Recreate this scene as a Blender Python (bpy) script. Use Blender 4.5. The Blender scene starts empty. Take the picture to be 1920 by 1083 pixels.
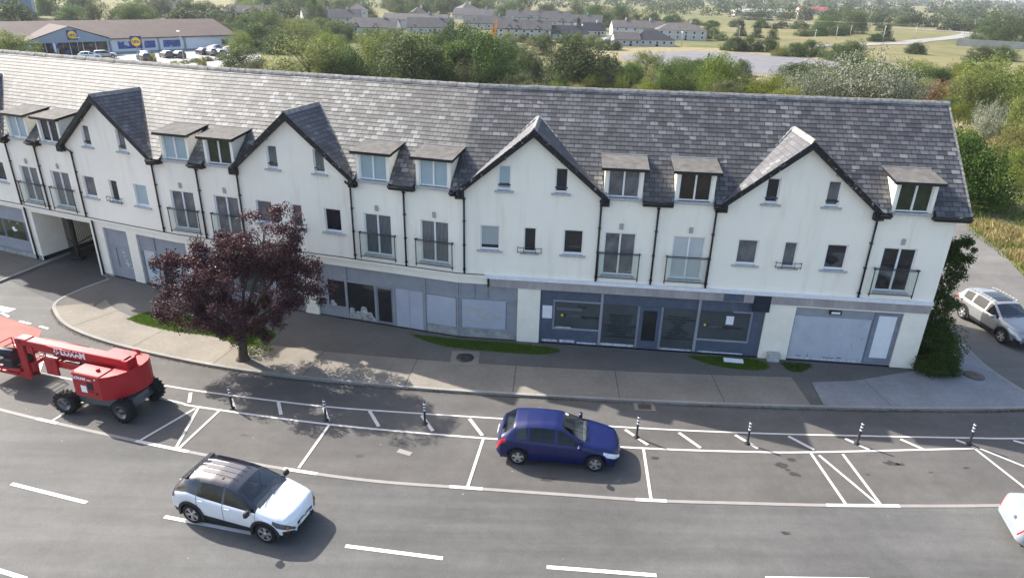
import bpy, bmesh, math, random
from mathutils import Vector, Matrix, noise
R = random.Random(7)
SC = bpy.context.scene
COL = SC.collection
rad = math.radians

# ---------------------------------------------------------------- nodes / materials
class NT:
    def __init__(s, name):
        s.m = bpy.data.materials.new(name); s.m.use_nodes = True
        s.t = s.m.node_tree; s.t.nodes.clear()
        s.out = s.t.nodes.new('ShaderNodeOutputMaterial')
        s.tc = None
    def n(s, typ, ins=None, **props):
        nd = s.t.nodes.new('ShaderNode' + typ)
        for k, v in props.items(): setattr(nd, k, v)
        for k, v in (ins or {}).items():
            sock = nd.inputs[k]
            if isinstance(v, bpy.types.NodeSocket): s.t.links.new(v, sock)
            else: sock.default_value = v
        return nd
    def coord(s, which='Object'):
        if s.tc is None: s.tc = s.n('TexCoord')
        return s.tc.outputs[which]
    def math(s, op, a, b=0.0, c=None):
        d = {0: a, 1: b}
        if c is not None: d[2] = c
        return s.n('Math', d, operation=op).outputs[0]
    def noise(s, scale, detail=3, rough=.6, vec=None, dist=0.0):
        return s.n('TexNoise', {'Vector': vec or s.coord(), 'Scale': scale, 'Detail': detail, 'Roughness': rough, 'Distortion': dist}).outputs['Fac']
    def mapv(s, scale, which='Object', rot=(0,0,0), loc=(0,0,0)):
        return s.n('Mapping', {'Vector': s.coord(which), 'Scale': scale, 'Rotation': rot, 'Location': loc}).outputs[0]
    def ramp(s, fac, stops, interp='LINEAR'):
        nd = s.n('ValToRGB', {'Fac': fac}); cr = nd.color_ramp; cr.interpolation = interp
        while len(cr.elements) > 1: cr.elements.remove(cr.elements[-1])
        for i, (p, c) in enumerate(stops):
            e = cr.elements[0] if i == 0 else cr.elements.new(p)
            e.position = p; e.color = c4(c)
        return nd.outputs[0]
    def mix(s, fac, a, b, mode='MIX'):
        nd = s.n('Mix', data_type='RGBA', blend_type=mode)
        for k, v in ((0, fac), (6, a), (7, b)):
            if isinstance(v, bpy.types.NodeSocket): s.t.links.new(v, nd.inputs[k])
            else: nd.inputs[k].default_value = c4(v) if k else v
        return nd.outputs[2]
    def bsdf(s, col, rough=.7, spec=.4, bump=None, bstr=.3, bdist=.02, **kw):
        nd = s.n('BsdfPrincipled')
        def put(k, v):
            if isinstance(v, bpy.types.NodeSocket): s.t.links.new(v, nd.inputs[k])
            else: nd.inputs[k].default_value = c4(v) if k == 'Base Color' else v
        put('Base Color', col); put('Roughness', rough); put('Specular IOR Level', spec)
        for k, v in kw.items(): put(k, v)
        if bump is not None:
            b = s.n('Bump', {'Height': bump, 'Strength': bstr, 'Distance': bdist})
            s.t.links.new(b.outputs[0], nd.inputs['Normal'])
        s.t.links.new(nd.outputs[0], s.out.inputs[0])
        return nd
def c4(c):
    if isinstance(c, (int, float)): return (c, c, c, 1)
    return tuple(c) if len(c) == 4 else tuple(c) + (1,)
def sc(c, k): return tuple(min(1, x * k) for x in c)

def simple(name, col, rough=.6, spec=.4, var=.15, scale=4, metallic=0.0, bump=0, **kw):
    t = NT(name)
    f = t.noise(scale, 4)
    c = t.ramp(f, [(.3, sc(col, 1 - var)), (.7, sc(col, 1 + var))])
    t.bsdf(c, rough, spec, bump=f if bump else None, bstr=bump, Metallic=metallic, **kw)
    return t.m
MT = {}
def mats():
    # render wall: cream off-white with faint rain streaks and blotches
    t = NT('wall_render')
    big = t.noise(.35, 4, .65); st = t.noise(1.0, 4, .7, vec=t.mapv((2.2, 2.2, .25)))
    c = t.ramp(big, [(.25, (.85, .795, .68)), (.75, (.93, .88, .765))])
    s2 = t.ramp(st, [(.52, (1, 1, 1)), (.76, (.85, .835, .80))])
    c = t.mix(.8, c, s2, 'MULTIPLY')
    sp = t.ramp(t.noise(2.3, 6, .8), [(.66, (1, 1, 1)), (.78, (.68, .67, .63))])
    c = t.mix(.6, c, sp, 'MULTIPLY')
    t.bsdf(c, .9, .2, bump=t.noise(55, 3), bstr=.25, bdist=.01); MT['wall'] = t.m
    t = NT('plaster_trim'); c = t.ramp(t.noise(1.5, 5, .7), [(.3, (.78, .73, .61)), (.7, (.87, .83, .72))])
    t.bsdf(c, .85, .2, bump=t.noise(40), bstr=.2); MT['trim'] = t.m
    t = NT('fascia_stone'); v = t.mapv((1.6, 1.6, .4)); c = t.ramp(t.noise(1.2, 5, .8, vec=v), [(.3, (.26, .235, .235)), (.55, (.36, .33, .32)), (.75, (.47, .44, .42))])
    t.bsdf(c, .8, .2); MT['fascia'] = t.m
    MT['white'] = simple('white_upvc', (.80, .80, .80), .35, .5, .04)
    MT['capwhite'] = simple('white_capping', (.74, .74, .76), .5, .4, .08)
    MT['black'] = simple('black_paint', (.012, .012, .014), .45, .4, .3)
    t = NT('peeling_black_paint'); c = t.ramp(t.noise(7, 5, .75), [(.0, (.012, .012, .014)), (.60, (.014, .014, .016)), (.66, (.45, .44, .41)), (1, (.6, .58, .54))])
    t.bsdf(c, .6, .3); MT['peel'] = t.m
    MT['sill'] = simple('sill_concrete', (.42, .42, .42), .85, .2, .25, 6)
    MT['steel'] = simple('dark_rail', (.03, .03, .032), .4, .5, .3)
    MT['lead'] = simple('lead_flashing', (.30, .30, .31), .55, .4, .25, 5)
    MT['felt'] = simple('felt_roof', (.105, .10, .094), .9, .2, .3, 3, bump=.2)
    MT['vent'] = simple('vent_plastic', (.36, .35, .33), .7, .3, .1)
    t = NT('grey_shop_paint'); c = t.ramp(t.noise(1.6, 6, .75), [(.25, (.225, .24, .268)), (.5, (.272, .287, .312)), (.8, (.33, .342, .36))])
    sc_ = t.ramp(t.noise(9, 5, .8), [(.68, (1, 1, 1)), (.74, (.55, .56, .6))])
    t.bsdf(t.mix(.6, c, sc_, 'MULTIPLY'), .75, .3); MT['shop'] = t.m
    MT['shopdark'] = simple('grey_frame_paint', (.19, .21, .25), .6, .3, .15)
    t = NT('blue_shop_paint'); c = t.ramp(t.noise(3.0, 6, .8), [(.25, (.052, .068, .105)), (.55, (.078, .097, .138)), (.85, (.13, .155, .20))])
    t.bsdf(c, .55, .4); MT['shopblue'] = t.m
    MT['navy'] = simple('navy_board', (.018, .022, .04), .6, .3, .2)
    MT['shutter'] = simple('pale_shutter', (.42, .45, .50), .65, .35, .08, 2)
    t = NT('pale_board'); c = t.ramp(t.noise(.9, 5, .7), [(.3, (.36, .385, .45)), (.7, (.44, .46, .52))])
    t.bsdf(c, .7, .3); MT['board'] = t.m
    MT['concreteblock'] = simple('weathered_plinth', (.29, .30, .29), .9, .2, .3, 3)
    MT['peelwhite'] = simple('flaked_paint_edge', (.50, .53, .58), .9, .2, .5, 14)
    t = NT('graffiti_yellow'); t.bsdf((.50, .42, .25), .8, .2); MT['graff'] = t.m
    # glass
    def glass(name, col, r=.03, ior=1.5, scale=1.0, var=.5):
        t = NT(name); f = t.noise(scale, 4, .6)
        c = t.ramp(f, [(.3, sc(col, 1 - var)), (.7, sc(col, 1 + var))])
        t.bsdf(c, r, .5, IOR=ior); MT[name] = t.m
    glass('glass_dark', (.022, .024, .027)); glass('glass_brown', (.035, .026, .02)); glass('glass_grey', (.14, .14, .145), var=.45, scale=1.6)
    glass('glass_blind', (.34, .38, .38), var=.06, scale=.4); glass('glass_blue', (.36, .46, .49), var=.12, scale=.6); glass('glass_green', (.03, .04, .018), scale=2.0)
    glass('glass_white', (.52, .54, .54), var=.08); glass('glass_shop', (.062, .072, .076), var=.15)
    t = NT('glass_curtain'); w = t.n('TexWave', {'Vector': t.coord(), 'Scale': 5.0, 'Distortion': 2.5, 'Detail': 2.0}, bands_direction='X').outputs['Fac']
    t.bsdf(t.ramp(w, [(.1, (.05, .055, .06)), (.6, (.14, .15, .155)), (1, (.24, .25, .25))]), .05, .5, IOR=1.6); MT['glass_curtain'] = t.m
    # clear balcony glass
    t = NT('clear_glass'); tr = t.n('BsdfTransparent', {'Color': (.86, .90, .89, 1)}); gl = t.n('BsdfGlossy', {'Roughness': .03, 'Color': (.9, .95, .95, 1)})
    lw = t.n('LayerWeight', {'Blend': .5}).outputs['Facing']; fr = t.n('Math', {0: t.math('POWER', lw, 4.0), 1: .6, 2: .05}, operation='MULTIPLY_ADD'); mx = t.n('MixShader', {0: fr.outputs[0], 1: tr.outputs[0], 2: gl.outputs[0]}); t.t.links.new(mx.outputs[0], t.out.inputs[0]); MT['clear'] = t.m
    t = NT('car_glass'); tr = t.n('BsdfTransparent', {'Color': (.60, .66, .68, 1)}); gl = t.n('BsdfGlossy', {'Roughness': .02, 'Color': (1, 1, 1, 1)})
    lw = t.n('LayerWeight', {'Blend': .5}).outputs['Facing']; fr = t.n('Math', {0: t.math('POWER', lw, 3.0), 1: .7, 2: .08}, operation='MULTIPLY_ADD'); mx = t.n('MixShader', {0: fr.outputs[0], 1: tr.outputs[0], 2: gl.outputs[0]}); t.t.links.new(mx.outputs[0], t.out.inputs[0]); MT['carglass'] = t.m
    t = NT('car_glass_tinted'); tr = t.n('BsdfTransparent', {'Color': (.16, .18, .19, 1)}); gl = t.n('BsdfGlossy', {'Roughness': .02, 'Color': (1, 1, 1, 1)})
    lw = t.n('LayerWeight', {'Blend': .5}).outputs['Facing']; fr = t.n('Math', {0: t.math('POWER', lw, 3.0), 1: .6, 2: .04}, operation='MULTIPLY_ADD'); mx = t.n('MixShader', {0: fr.outputs[0], 1: tr.outputs[0], 2: gl.outputs[0]}); t.t.links.new(mx.outputs[0], t.out.inputs[0]); MT['carglass_tint'] = t.m
    # slates : one tone per slate, drifting pale patches, lichen
    def slate(name, lo, hi, pale, pfrac, patch, cw=.36, ch=.225, lichen=.25, rough=.66):
        t = NT(name)
        uv = t.coord('UV'); sx = t.n('SeparateXYZ', {0: uv})
        row = t.math('FLOOR', t.math('DIVIDE', sx.outputs[1], ch))
        off = t.math('MULTIPLY', t.math('MODULO', row, 2.0), .5)
        wn0 = t.n('TexWhiteNoise', {'W': row}, noise_dimensions='1D').outputs[0]
        xx = t.math('ADD', t.math('ADD', t.math('DIVIDE', sx.outputs[0], cw), off), t.math('MULTIPLY', wn0, .12))
        colm = t.math('FLOOR', xx)
        cid = t.n('CombineXYZ', {0: colm, 1: row}).outputs[0]
        wn = t.n('TexWhiteNoise', {'Vector': cid}, noise_dimensions='2D').outputs[0]
        wn2 = t.n('TexWhiteNoise', {'Vector': t.n('CombineXYZ', {0: t.math('ADD', colm, 71.3), 1: row}).outputs[0]}, noise_dimensions='2D').outputs[0]
        c = t.mix(wn, lo, hi)
        # pale slates: chance follows a broad noise
        pn = t.noise(patch, 3, .6, vec=uv)
        thr = t.math('MULTIPLY_ADD', pn, 1.6, -.8 + pfrac)
        isp = t.math('LESS_THAN', wn2, thr)
        c = t.mix(t.math('MULTIPLY', isp, .85), c, pale)
        grain = t.noise(3.0, 6, .75, vec=t.mapv((1.6, .5, 1), 'UV'))
        c = t.mix(.7, c, t.ramp(grain, [(.25, .55), (.75, 1.4)]), 'MULTIPLY')
        stn = t.noise(1.0, 5, .7, vec=t.mapv((.9, .16, 1), 'UV')); c = t.mix(.7, c, t.ramp(stn, [(.32, .60), (.5, 1.0), (.72, 1.22)]), 'MULTIPLY')
        li = t.ramp(t.noise(11, 5, .85, vec=uv), [(.62, 0.0), (.70, 1.0)])
        c = t.mix(t.math('MULTIPLY', li, lichen), c, (.50, .49, .44))
        ru = t.ramp(t.noise(1.3, 4, .8, vec=uv), [(.74, 0.0), (.80, 1.0)])
        c = t.mix(t.math('MULTIPLY', ru, lichen * .6), c, (.24, .12, .06))
        # joints
        fx = t.math('FRACT', xx); fy = t.math('FRACT', t.math('DIVIDE', sx.outputs[1], ch))
        jx = t.math('LESS_THAN', t.math('MINIMUM', fx, t.math('SUBTRACT', 1.0, fx)), .05)
        jy = t.math('LESS_THAN', fy, .085)
        j = t.math('MAXIMUM', t.math('MULTIPLY', jx, .95), t.math('MULTIPLY', jy, .7))
        c = t.mix(j, c, (.02, .02, .022))
        h = t.math('SUBTRACT', t.math('ADD', t.math('MULTIPLY', wn, .35), grain), t.math('MULTIPLY', j, 1.2))
        t.bsdf(c, rough, .5, bump=h, bstr=.35, bdist=.008)
        MT[name] = t.m
    slate('slate_dark', (.046, .045, .049), (.122, .119, .122), (.20, .195, .19), .05, .25, lichen=.35)
    slate('slate_mid', (.045, .044, .043), (.13, .127, .121), (.215, .21, .20), .14, .16, lichen=.35)
    slate('slate_pale', (.038, .036, .034), (.105, .101, .093), (.145, .14, .13), .10, .2, lichen=.35)
    slate('slate_gable', (.055, .055, .062), (.10, .10, .108), (.15, .15, .15), .0, .3, lichen=.2, cw=.36)
    MT['ridge'] = simple('ridge_tile', (.25, .235, .22), .85, .25, .45, 5)
    # asphalt
    def asphalt(name, base, streak, ang, patch=1.0, speck=.5):
        t = NT(name)
        st = t.noise(1.0, 4, .6, vec=t.mapv((.07, .9, 1), rot=(0, 0, ang)))
        bl = t.noise(.23, 5, .65); fine = t.noise(45, 2, .7); mid = t.noise(3.0, 5, .7)
        c = t.ramp(st, [(.3, sc(base, 1 - streak)), (.7, sc(base, 1 + streak))])
        c = t.mix(.8, c, t.ramp(bl, [(.3, 1 - .25 * patch), (.7, 1 + .25 * patch)]), 'MULTIPLY')
        c = t.mix(.7, c, t.ramp(mid, [(.3, .88), (.7, 1.12)]), 'MULTIPLY')
        c = t.mix(speck, c, t.ramp(fine, [(.3, .6), (.7, 1.4)]), 'MULTIPLY')
        sp = t.ramp(t.n('TexVoronoi', {'Vector': t.coord(), 'Scale': 1.1}).outputs['Distance'], [(.0, 1.0), (.02, 1.0), (.035, 0.0)])
        c = t.mix(t.math('MULTIPLY', sp, .5), c, (.4, .4, .38))
        cr = t.n('TexVoronoi', {'Vector': t.n('Mapping', {'Vector': t.coord(), 'Scale': (.10, .25, 1)}).outputs[0], 'Scale': 1.0}, feature='DISTANCE_TO_EDGE').outputs['Distance']
        t.bsdf(c, .82, .35, bump=fine, bstr=.25, bdist=.01)
        MT[name] = t.m
    asphalt('road_asphalt', (.084, .083, .080), .26, rad(-6)); asphalt('bay_asphalt', (.083, .078, .073), .12, rad(-6), 1.2)
    asphalt('dark_asphalt', (.048, .048, .05), .1, 0); asphalt('side_asphalt', (.11, .105, .098), .15, rad(60)); asphalt('red_asphalt', (.27, .085, .07), .12, 0, 1.0)
    asphalt('slab_concrete', (.125, .12, .125), .12, 0, .8)
    # pavement concrete
    def pave(name, base):
        t = NT(name)
        c = t.ramp(t.noise(.4, 5, .65), [(.3, sc(base, .8)), (.7, sc(base, 1.18))])
        c = t.mix(.6, c, t.ramp(t.noise(5, 5, .75), [(.3, .8), (.7, 1.2)]), 'MULTIPLY')
        c = t.mix(.6, c, t.ramp(t.noise(60, 2, .7), [(.3, .65), (.7, 1.35)]), 'MULTIPLY')
        t.bsdf(c, .88, .25, bump=t.noise(50), bstr=.2, bdist=.01); MT[name] = t.m
    pave('pave_concrete', (.195, .174, .144)); pave('pave_tar', (.105, .099, .091)); pave('pave_new', (.20, .203, .21)); pave('kerb', (.25, .238, .217)); pave('joint', (.07, .065, .06))
    # line paint, worn
    def paint(name, col, wear):
        t = NT(name)
        w = t.ramp(t.noise(9, 6, .8), [(wear, 1.0), (wear + .10, 0.0)])
        t.bsdf(t.mix(w, (.19, .185, .175), t.ramp(t.noise(3), [(.3, sc(col, .9)), (.7, sc(col, 1.05))])), .75, .3); MT[name] = t.m
    paint('line_white', (.52, .50, .465), .60); paint('line_fresh', (.68, .67, .65), .68); paint('line_worn', (.235, .219, .206), .57)
    # meadow
    t = NT('meadow')
    a = t.noise(.012, 5, .6); b = t.noise(.11, 6, .7); d = t.noise(1.3, 5, .75)
    green = t.ramp(d, [(.3, (.05, .066, .02)), (.7, (.098, .115, .038))]); straw = t.ramp(d, [(.3, (.115, .10, .046)), (.7, (.19, .165, .085))])
    f = t.ramp(t.math('ADD', t.math('MULTIPLY', a, .6), t.math('MULTIPLY', b, .5)), [(.46, 0.0), (.62, 1.0)])
    vor = t.n('TexVoronoi', {'Vector': t.n('Mapping', {'Vector': t.coord(), 'Scale': (.009, .016, 0)}).outputs[0], 'Scale': 1.0}).outputs['Color']
    fld = t.n('SeparateColor', {0: vor}).outputs[0]
    c = t.mix(f, green, straw)
    c = t.mix(t.math('MULTIPLY', fld, .35), c, (.20, .175, .085))
    t.bsdf(c, .95, .1, bump=d, bstr=.6, bdist=.2); MT['meadow'] = t.m
    # leaves
    def leaf(name, a, b, hue=.02, trans=.33, rough=.6):
        t = NT(name); g = t.n('NewGeometry').outputs['Random Per Island']; o = t.n('ObjectInfo').outputs['Random']
        c = t.ramp(g, [(0, a), (.55, sc(a, 1.3)), (.62, b), (1, b)]) if name == 'leaf_white' else t.mix(g, a, b)
        c = t.n('HueSaturation', {'Hue': t.math('MULTIPLY_ADD', o, hue * 2, .5 - hue), 'Saturation': t.math('MULTIPLY_ADD', o, .3, .85), 'Value': t.math('MULTIPLY_ADD', t.math('FRACT', t.math('MULTIPLY', o, 7.31)), .5, .78), 'Color': c}).outputs[0]
        p = t.n('BsdfPrincipled', {'Base Color': c, 'Roughness': rough, 'Specular IOR Level': .14}); tl = t.n('BsdfTranslucent', {'Color': c})
        mx = t.n('MixShader', {0: trans, 1: p.outputs[0], 2: tl.outputs[0]}); t.t.links.new(mx.outputs[0], t.out.inputs[0]); MT[name] = t.m
    leaf('leaf_dark', (.030, .054, .013), (.085, .122, .028)); leaf('leaf_round', (.042, .068, .016), (.095, .135, .034)); leaf('leaf_loose', (.088, .115, .022), (.18, .208, .048))
    leaf('leaf_bush', (.085, .10, .034), (.155, .165, .06)); leaf('leaf_gold', (.115, .125, .022), (.195, .195, .045)); leaf('leaf_rust', (.15, .08, .035), (.24, .13, .06)); leaf('leaf_orange', (.32, .13, .03), (.45, .2, .05))
    leaf('leaf_white', (.06, .085, .03), (.40, .41, .31), rough=.6, trans=.2); leaf('leaf_cone', (.022, .036, .016), (.045, .064, .025)); leaf('leaf_far', (.040, .058, .024), (.085, .105, .04)); leaf('leaf_hedge', (.05, .065, .022), (.10, .11, .04))
    leaf('leaf_purple', (.024, .014, .018), (.125, .058, .062), .0, .18, .5); leaf('leaf_grass', (.045, .085, .012), (.11, .18, .028), 0, .3); leaf('leaf_straw', (.26, .21, .09), (.46, .39, .20), 0, .35)
    MT['bark'] = simple('bark', (.075, .06, .045), .9, .2, .35, 8, bump=.5)
    t = NT('lawn_soil'); t.bsdf(t.ramp(t.noise(6, 5), [(.3, (.035, .06, .012)), (.7, (.07, .12, .02))]), .95, .1); MT['lawn'] = t.m
    # vehicles
    def paintc(name, col, met=0., rough=.28, coat=1.0):
        t = NT(name); f = t.noise(2.0, 4)
        t.bsdf(t.ramp(f, [(.3, sc(col, .96)), (.7, sc(col, 1.04))]), rough, .5, Metallic=met, **{'Coat Weight': coat, 'Coat Roughness': .04}); MT[name] = t.m
    paintc('paint_white', (.70, .72, .75)); paintc('paint_blue', (.0006, .0058, .066), .0, .36, .22); paintc('paint_silver', (.30, .30, .30), .5, .38); paintc('paint_pearl', (.30, .335, .39), .1); paintc('paint_black', (.010, .011, .020), 0, .16)
    paintc('paint_red', (.36, .003, .011), 0, .46, .12); paintc('paint_grey', (.10, .105, .115), 0, .5, .1); paintc('paint_dark', (.05, .05, .055), .3)
    MT['tyre'] = simple('tyre_rubber', (.018, .018, .018), .85, .2, .3, 20); MT['rim'] = simple('rim_alloy', (.55, .55, .56), .3, .5, .05, metallic=.8); MT['plastic'] = simple('black_plastic', (.022, .022, .024), .6, .3, .2)
    MT['interior'] = simple('cabin_trim', (.09, .09, .095), .8, .2, .2); MT['seat'] = simple('seat_cloth', (.10, .10, .11), .9, .1, .2)
    MT['lamp_clear'] = simple('lamp_lens', (.62, .66, .70), .08, .6, .1); MT['lamp_red'] = simple('tail_lens', (.45, .015, .015), .12, .6, .15); MT['lamp_dark'] = simple('dark_lamp_lens', (.06, .065, .075), .08, .6, .3); MT['lamp_amber'] = simple('amber_lens', (.6, .2, .02), .2, .5, .1)
    MT['chrome'] = simple('chrome', (.7, .7, .7), .15, .5, .03, metallic=1.0); MT['plate'] = simple('number_plate', (.75, .75, .72), .4, .4, .03); MT['plateblue'] = simple('plate_band', (.02, .06, .35), .4)
    MT['skin'] = simple('skin', (.45, .27, .20), .6, .3, .05); MT['cloth'] = simple('pale_shirt', (.45, .42, .40), .9, .1, .1); MT['clothdark'] = simple('dark_clothing', (.02, .02, .025), .9, .1, .1); MT['hair'] = simple('hair', (.03, .02, .012), .7, .3, .2)
    # far buildings
    MT['housewall'] = simple('house_render', (.50, .485, .455), .9, .2, .06, .5); MT['houseroof'] = simple('house_slate', (.060, .058, .063), .8, .3, .25, .8); MT['houseroofdark'] = simple('house_slate_dark', (.025, .027, .036), .75, .3, .2, .8); MT['houseroofbrown'] = simple('house_tile', (.092, .082, .08), .85, .3, .2, .8)
    MT['shoproof'] = simple('brown_tile_roof', (.055, .036, .032), .85, .3, .22, .5); MT['shopwall'] = simple('store_wall', (.66, .68, .72), .8, .3, .05, .3); MT['shopgable'] = simple('store_cladding', (.24, .29, .36), .6, .3, .08, .3)
    MT['bluesheet'] = simple('blue_grey_cladding', (.17, .22, .29), .55, .4, .1, .1); MT['graywall'] = simple('far_wall_concrete', (.30, .30, .29), .9, .2, .12, .3)
    for n, c in (('logo_blue', (.01, .035, .22)), ('logo_yellow', (.85, .60, .02)), ('logo_red', (.55, .01, .02)), ('poster_blue', (.035, .07, .26)), ('letter_white', (.82, .82, .82)), ('letter_black', (.008, .008, .01)), ('sticker_green', (.01, .22, .13)), ('letter_faded', (.10, .11, .12)), ('poster_white', (.72, .74, .76)), ('letter_grey', (.55, .57, .60)), ('shiny_orange', (.5, .2, .05)), ('sticker_cyan', (.10, .30, .42))):
        MT[n] = simple(n, c, .5, .4, .05)
    t = NT('poster_art'); f = t.n('TexVoronoi', {'Vector': t.coord(), 'Scale': 1.3}).outputs['Color']; b = t.n('SeparateColor', {0: f}).outputs[0]
    t.bsdf(t.ramp(b, [(.3, (.03, .06, .24)), (.7, (.07, .13, .34)), (.85, (.4, .45, .55))], 'CONSTANT'), .5); MT['poster'] = t.m
mats()

# ---------------------------------------------------------------- mesh builder
class MB:
    def __init__(s): s.v = []; s.f = []; s.m = []; s.uv = {}; s.T = None; s.sm = []
    def pt(s, p):
        p = Vector(p)
        if s.T is not None: p = s.T @ p
        s.v.append(p); return len(s.v) - 1
    def poly(s, pts, m=0, uv=None, smooth=False):
        i = [s.pt(p) for p in pts]; s.f.append(i); s.m.append(m); s.sm.append(smooth)
        if uv: s.uv[len(s.f) - 1] = uv
    def face(s, idx, m=0, smooth=False): s.f.append(list(idx)); s.m.append(m); s.sm.append(smooth)
    def box(s, x0, x1, y0, y1, z0, z1, m=0, top=None):
        b = [s.pt(p) for p in ((x0,y0,z0),(x1,y0,z0),(x1,y1,z0),(x0,y1,z0),(x0,y0,z1),(x1,y0,z1),(x1,y1,z1),(x0,y1,z1))]
        for k, q in enumerate(((3,2,1,0),(4,5,6,7),(0,1,5,4),(1,2,6,5),(2,3,7,6),(3,0,4,7))):
            s.face([b[i] for i in q], top if (top is not None and k == 1) else m)
    def bbox(s, x0, x1, y0, y1, z0, z1, r, m=0):   # box with chamfered vertical and top edges
        o = [(x0+r,y0),(x1-r,y0),(x1,y0+r),(x1,y1-r),(x1-r,y1),(x0+r,y1),(x0,y1-r),(x0,y0+r)]
        cx, cy = (x0+x1)/2, (y0+y1)/2
        def ring(z, ins): return [s.pt((cx+(x-cx)*(1-ins/max(.01,abs(x1-x0)/2)), cy+(y-cy)*(1-ins/max(.01,abs(y1-y0)/2)), z)) for x, y in o]
        a = ring(z0, 0); b = ring(z1 - r, 0); c = ring(z1, r)
        for A, B in ((a, b), (b, c)):
            for i in range(8): s.face([A[i], A[(i+1)%8], B[(i+1)%8], B[i]], m)
        s.face(c, m); s.face(a[::-1], m)
    def prism(s, poly, z0, z1, m=0, ms=None):
        n = len(poly); a = [s.pt((x, y, z0)) for x, y in poly]; b = [s.pt((x, y, z1)) for x, y in poly]
        ar = sum(poly[i][0]*poly[(i+1)%n][1]-poly[(i+1)%n][0]*poly[i][1] for i in range(n))
        if ar < 0: a.reverse(); b.reverse()
        s.face(b, m); s.face(a[::-1], m)
        for i in range(n): s.face([a[i], a[(i+1)%n], b[(i+1)%n], b[i]], m if ms is None else ms)
    def tube(s, p0, p1, r0, r1=None, n=8, m=0, caps=True, smooth=True):
        r1 = r0 if r1 is None else r1; p0 = Vector(p0); p1 = Vector(p1); d = (p1 - p0).normalized()
        u = d.orthogonal().normalized(); w = d.cross(u)
        a = [s.pt(p0 + (u*math.cos(2*math.pi*i/n) + w*math.sin(2*math.pi*i/n))*r0) for i in range(n)]
        b = [s.pt(p1 + (u*math.cos(2*math.pi*i/n) + w*math.sin(2*math.pi*i/n))*r1) for i in range(n)]
        for i in range(n): s.face([a[i], a[(i+1)%n], b[(i+1)%n], b[i]], m, smooth)
        if caps: s.face(a[::-1], m); s.face(b, m)
    def bar(s, p0, p1, w, h, m=0):      # square bar between two points, h measured upward
        p0 = Vector(p0); p1 = Vector(p1); d = (p1-p0).normalized()
        side = Vector((-d.y, d.x, 0)); side = side.normalized() if side.length > 1e-4 else Vector((1,0,0)); up = side.cross(d)*-1 if False else d.cross(side)*-1
        up = side.cross(d); 
        if up.z < 0: up = -up
        q = []
        for p in (p0, p1):
            for a, b in ((-1,-1),(1,-1),(1,1),(-1,1)): q.append(s.pt(p + side*a*w/2 + up*b*h/2))
        for f in ((0,1,2,3),(7,6,5,4),(0,4,5,1),(1,5,6,2),(2,6,7,3),(3,7,4,0)): s.face([q[i] for i in f], m)
    def lathe(s, prof, n=20, m=0, axis='y', smooth=True, ms=None):   # prof: (along axis, radius)
        rings = []
        for a, r in prof:
            ring = []
            for i in range(n):
                t = 2*math.pi*i/n; c, d = r*math.cos(t), r*math.sin(t)
                ring.append(s.pt((c, a, d) if axis == 'y' else ((c, d, a) if axis == 'z' else (a, c, d))))
            rings.append(ring)
        for k in range(len(rings)-1):
            for i in range(n): s.face([rings[k][i], rings[k][(i+1)%n], rings[k+1][(i+1)%n], rings[k+1][i]], ms[k] if ms else m, smooth)
        return rings
    def build(s, name, mat, parent=None, loc=None, rz=None, mw=None, fix=True):
        me = bpy.data.meshes.new(name); me.from_pydata([tuple(v) for v in s.v], [], s.f)
        if not isinstance(mat, (list, tuple)): mat = [mat]
        for k in mat: me.materials.append(MT[k] if isinstance(k, str) else k)
        me.polygons.foreach_set('material_index', s.m); me.polygons.foreach_set('use_smooth', s.sm)
        if s.uv:
            ul = me.uv_layers.new(name='UVMap')
            for fi, uvs in s.uv.items():
                p = me.polygons[fi]
                for li, q in zip(p.loop_indices, uvs): ul.data[li].uv = q
        me.update()
        if fix and not s.uv:
            bm = bmesh.new(); bm.from_mesh(me); bmesh.ops.recalc_face_normals(bm, faces=bm.faces); bm.to_mesh(me); bm.free()
        o = bpy.data.objects.new(name, me); COL.objects.link(o)
        if parent: o.parent = parent
        if mw is not None: o.matrix_local = mw
        if loc is not None: o.location = loc
        if rz is not None: o.rotation_euler = (0, 0, rz)
        return o
def tag(o, label=None, cat=None, group=None, kind=None):
    for k, v in (('label', label), ('category', cat), ('group', group), ('kind', kind)):
        if v: o[k] = v
    return o
def empty(name, loc=(0,0,0), rz=0, label=None, cat=None, group=None):
    o = bpy.data.objects.new(name, None); o.empty_display_size = .3; COL.objects.link(o)
    o.location = loc; o.rotation_euler = (0, 0, rz); tag(o, label, cat, group); return o
def kids(o): return [c for c in bpy.data.objects if c.parent == o]
def copy_tree(o, parent=None, loc=None, rz=None):
    c = o.copy(); COL.objects.link(c); c.parent = parent
    if loc is not None: c.location = loc
    if rz is not None: c.rotation_euler = (0, 0, rz)
    for ch in CH.get(o.name, None) or kids(o): copy_tree(ch, c)
    return c
CH = {}
def text_mb(txt, size, m=0, bold=.012, align='CENTER', ext=.004, T=None):
    cu = bpy.data.curves.new('lettering', 'FONT'); cu.body = txt; cu.size = size; cu.align_x = align; cu.align_y = 'CENTER'
    cu.extrude = ext; cu.offset = bold * size; cu.resolution_u = 2
    o = bpy.data.objects.new('lettering', cu); COL.objects.link(o)
    dg = bpy.context.evaluated_depsgraph_get(); me = bpy.data.meshes.new_from_object(o.evaluated_get(dg))
    vs = [v.co.copy() for v in me.vertices]; fs = [list(p.vertices) for p in me.polygons]
    bpy.data.objects.remove(o); bpy.data.curves.remove(cu); bpy.data.meshes.remove(me)
    return vs, fs
def add_text(mb, txt, size, T, m=0, **kw):
    vs, fs = text_mb(txt, size, **kw); b = len(mb.v)
    for v in vs: mb.v.append(T @ v)
    for f in fs: mb.face([b + i for i in f], m)

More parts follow.
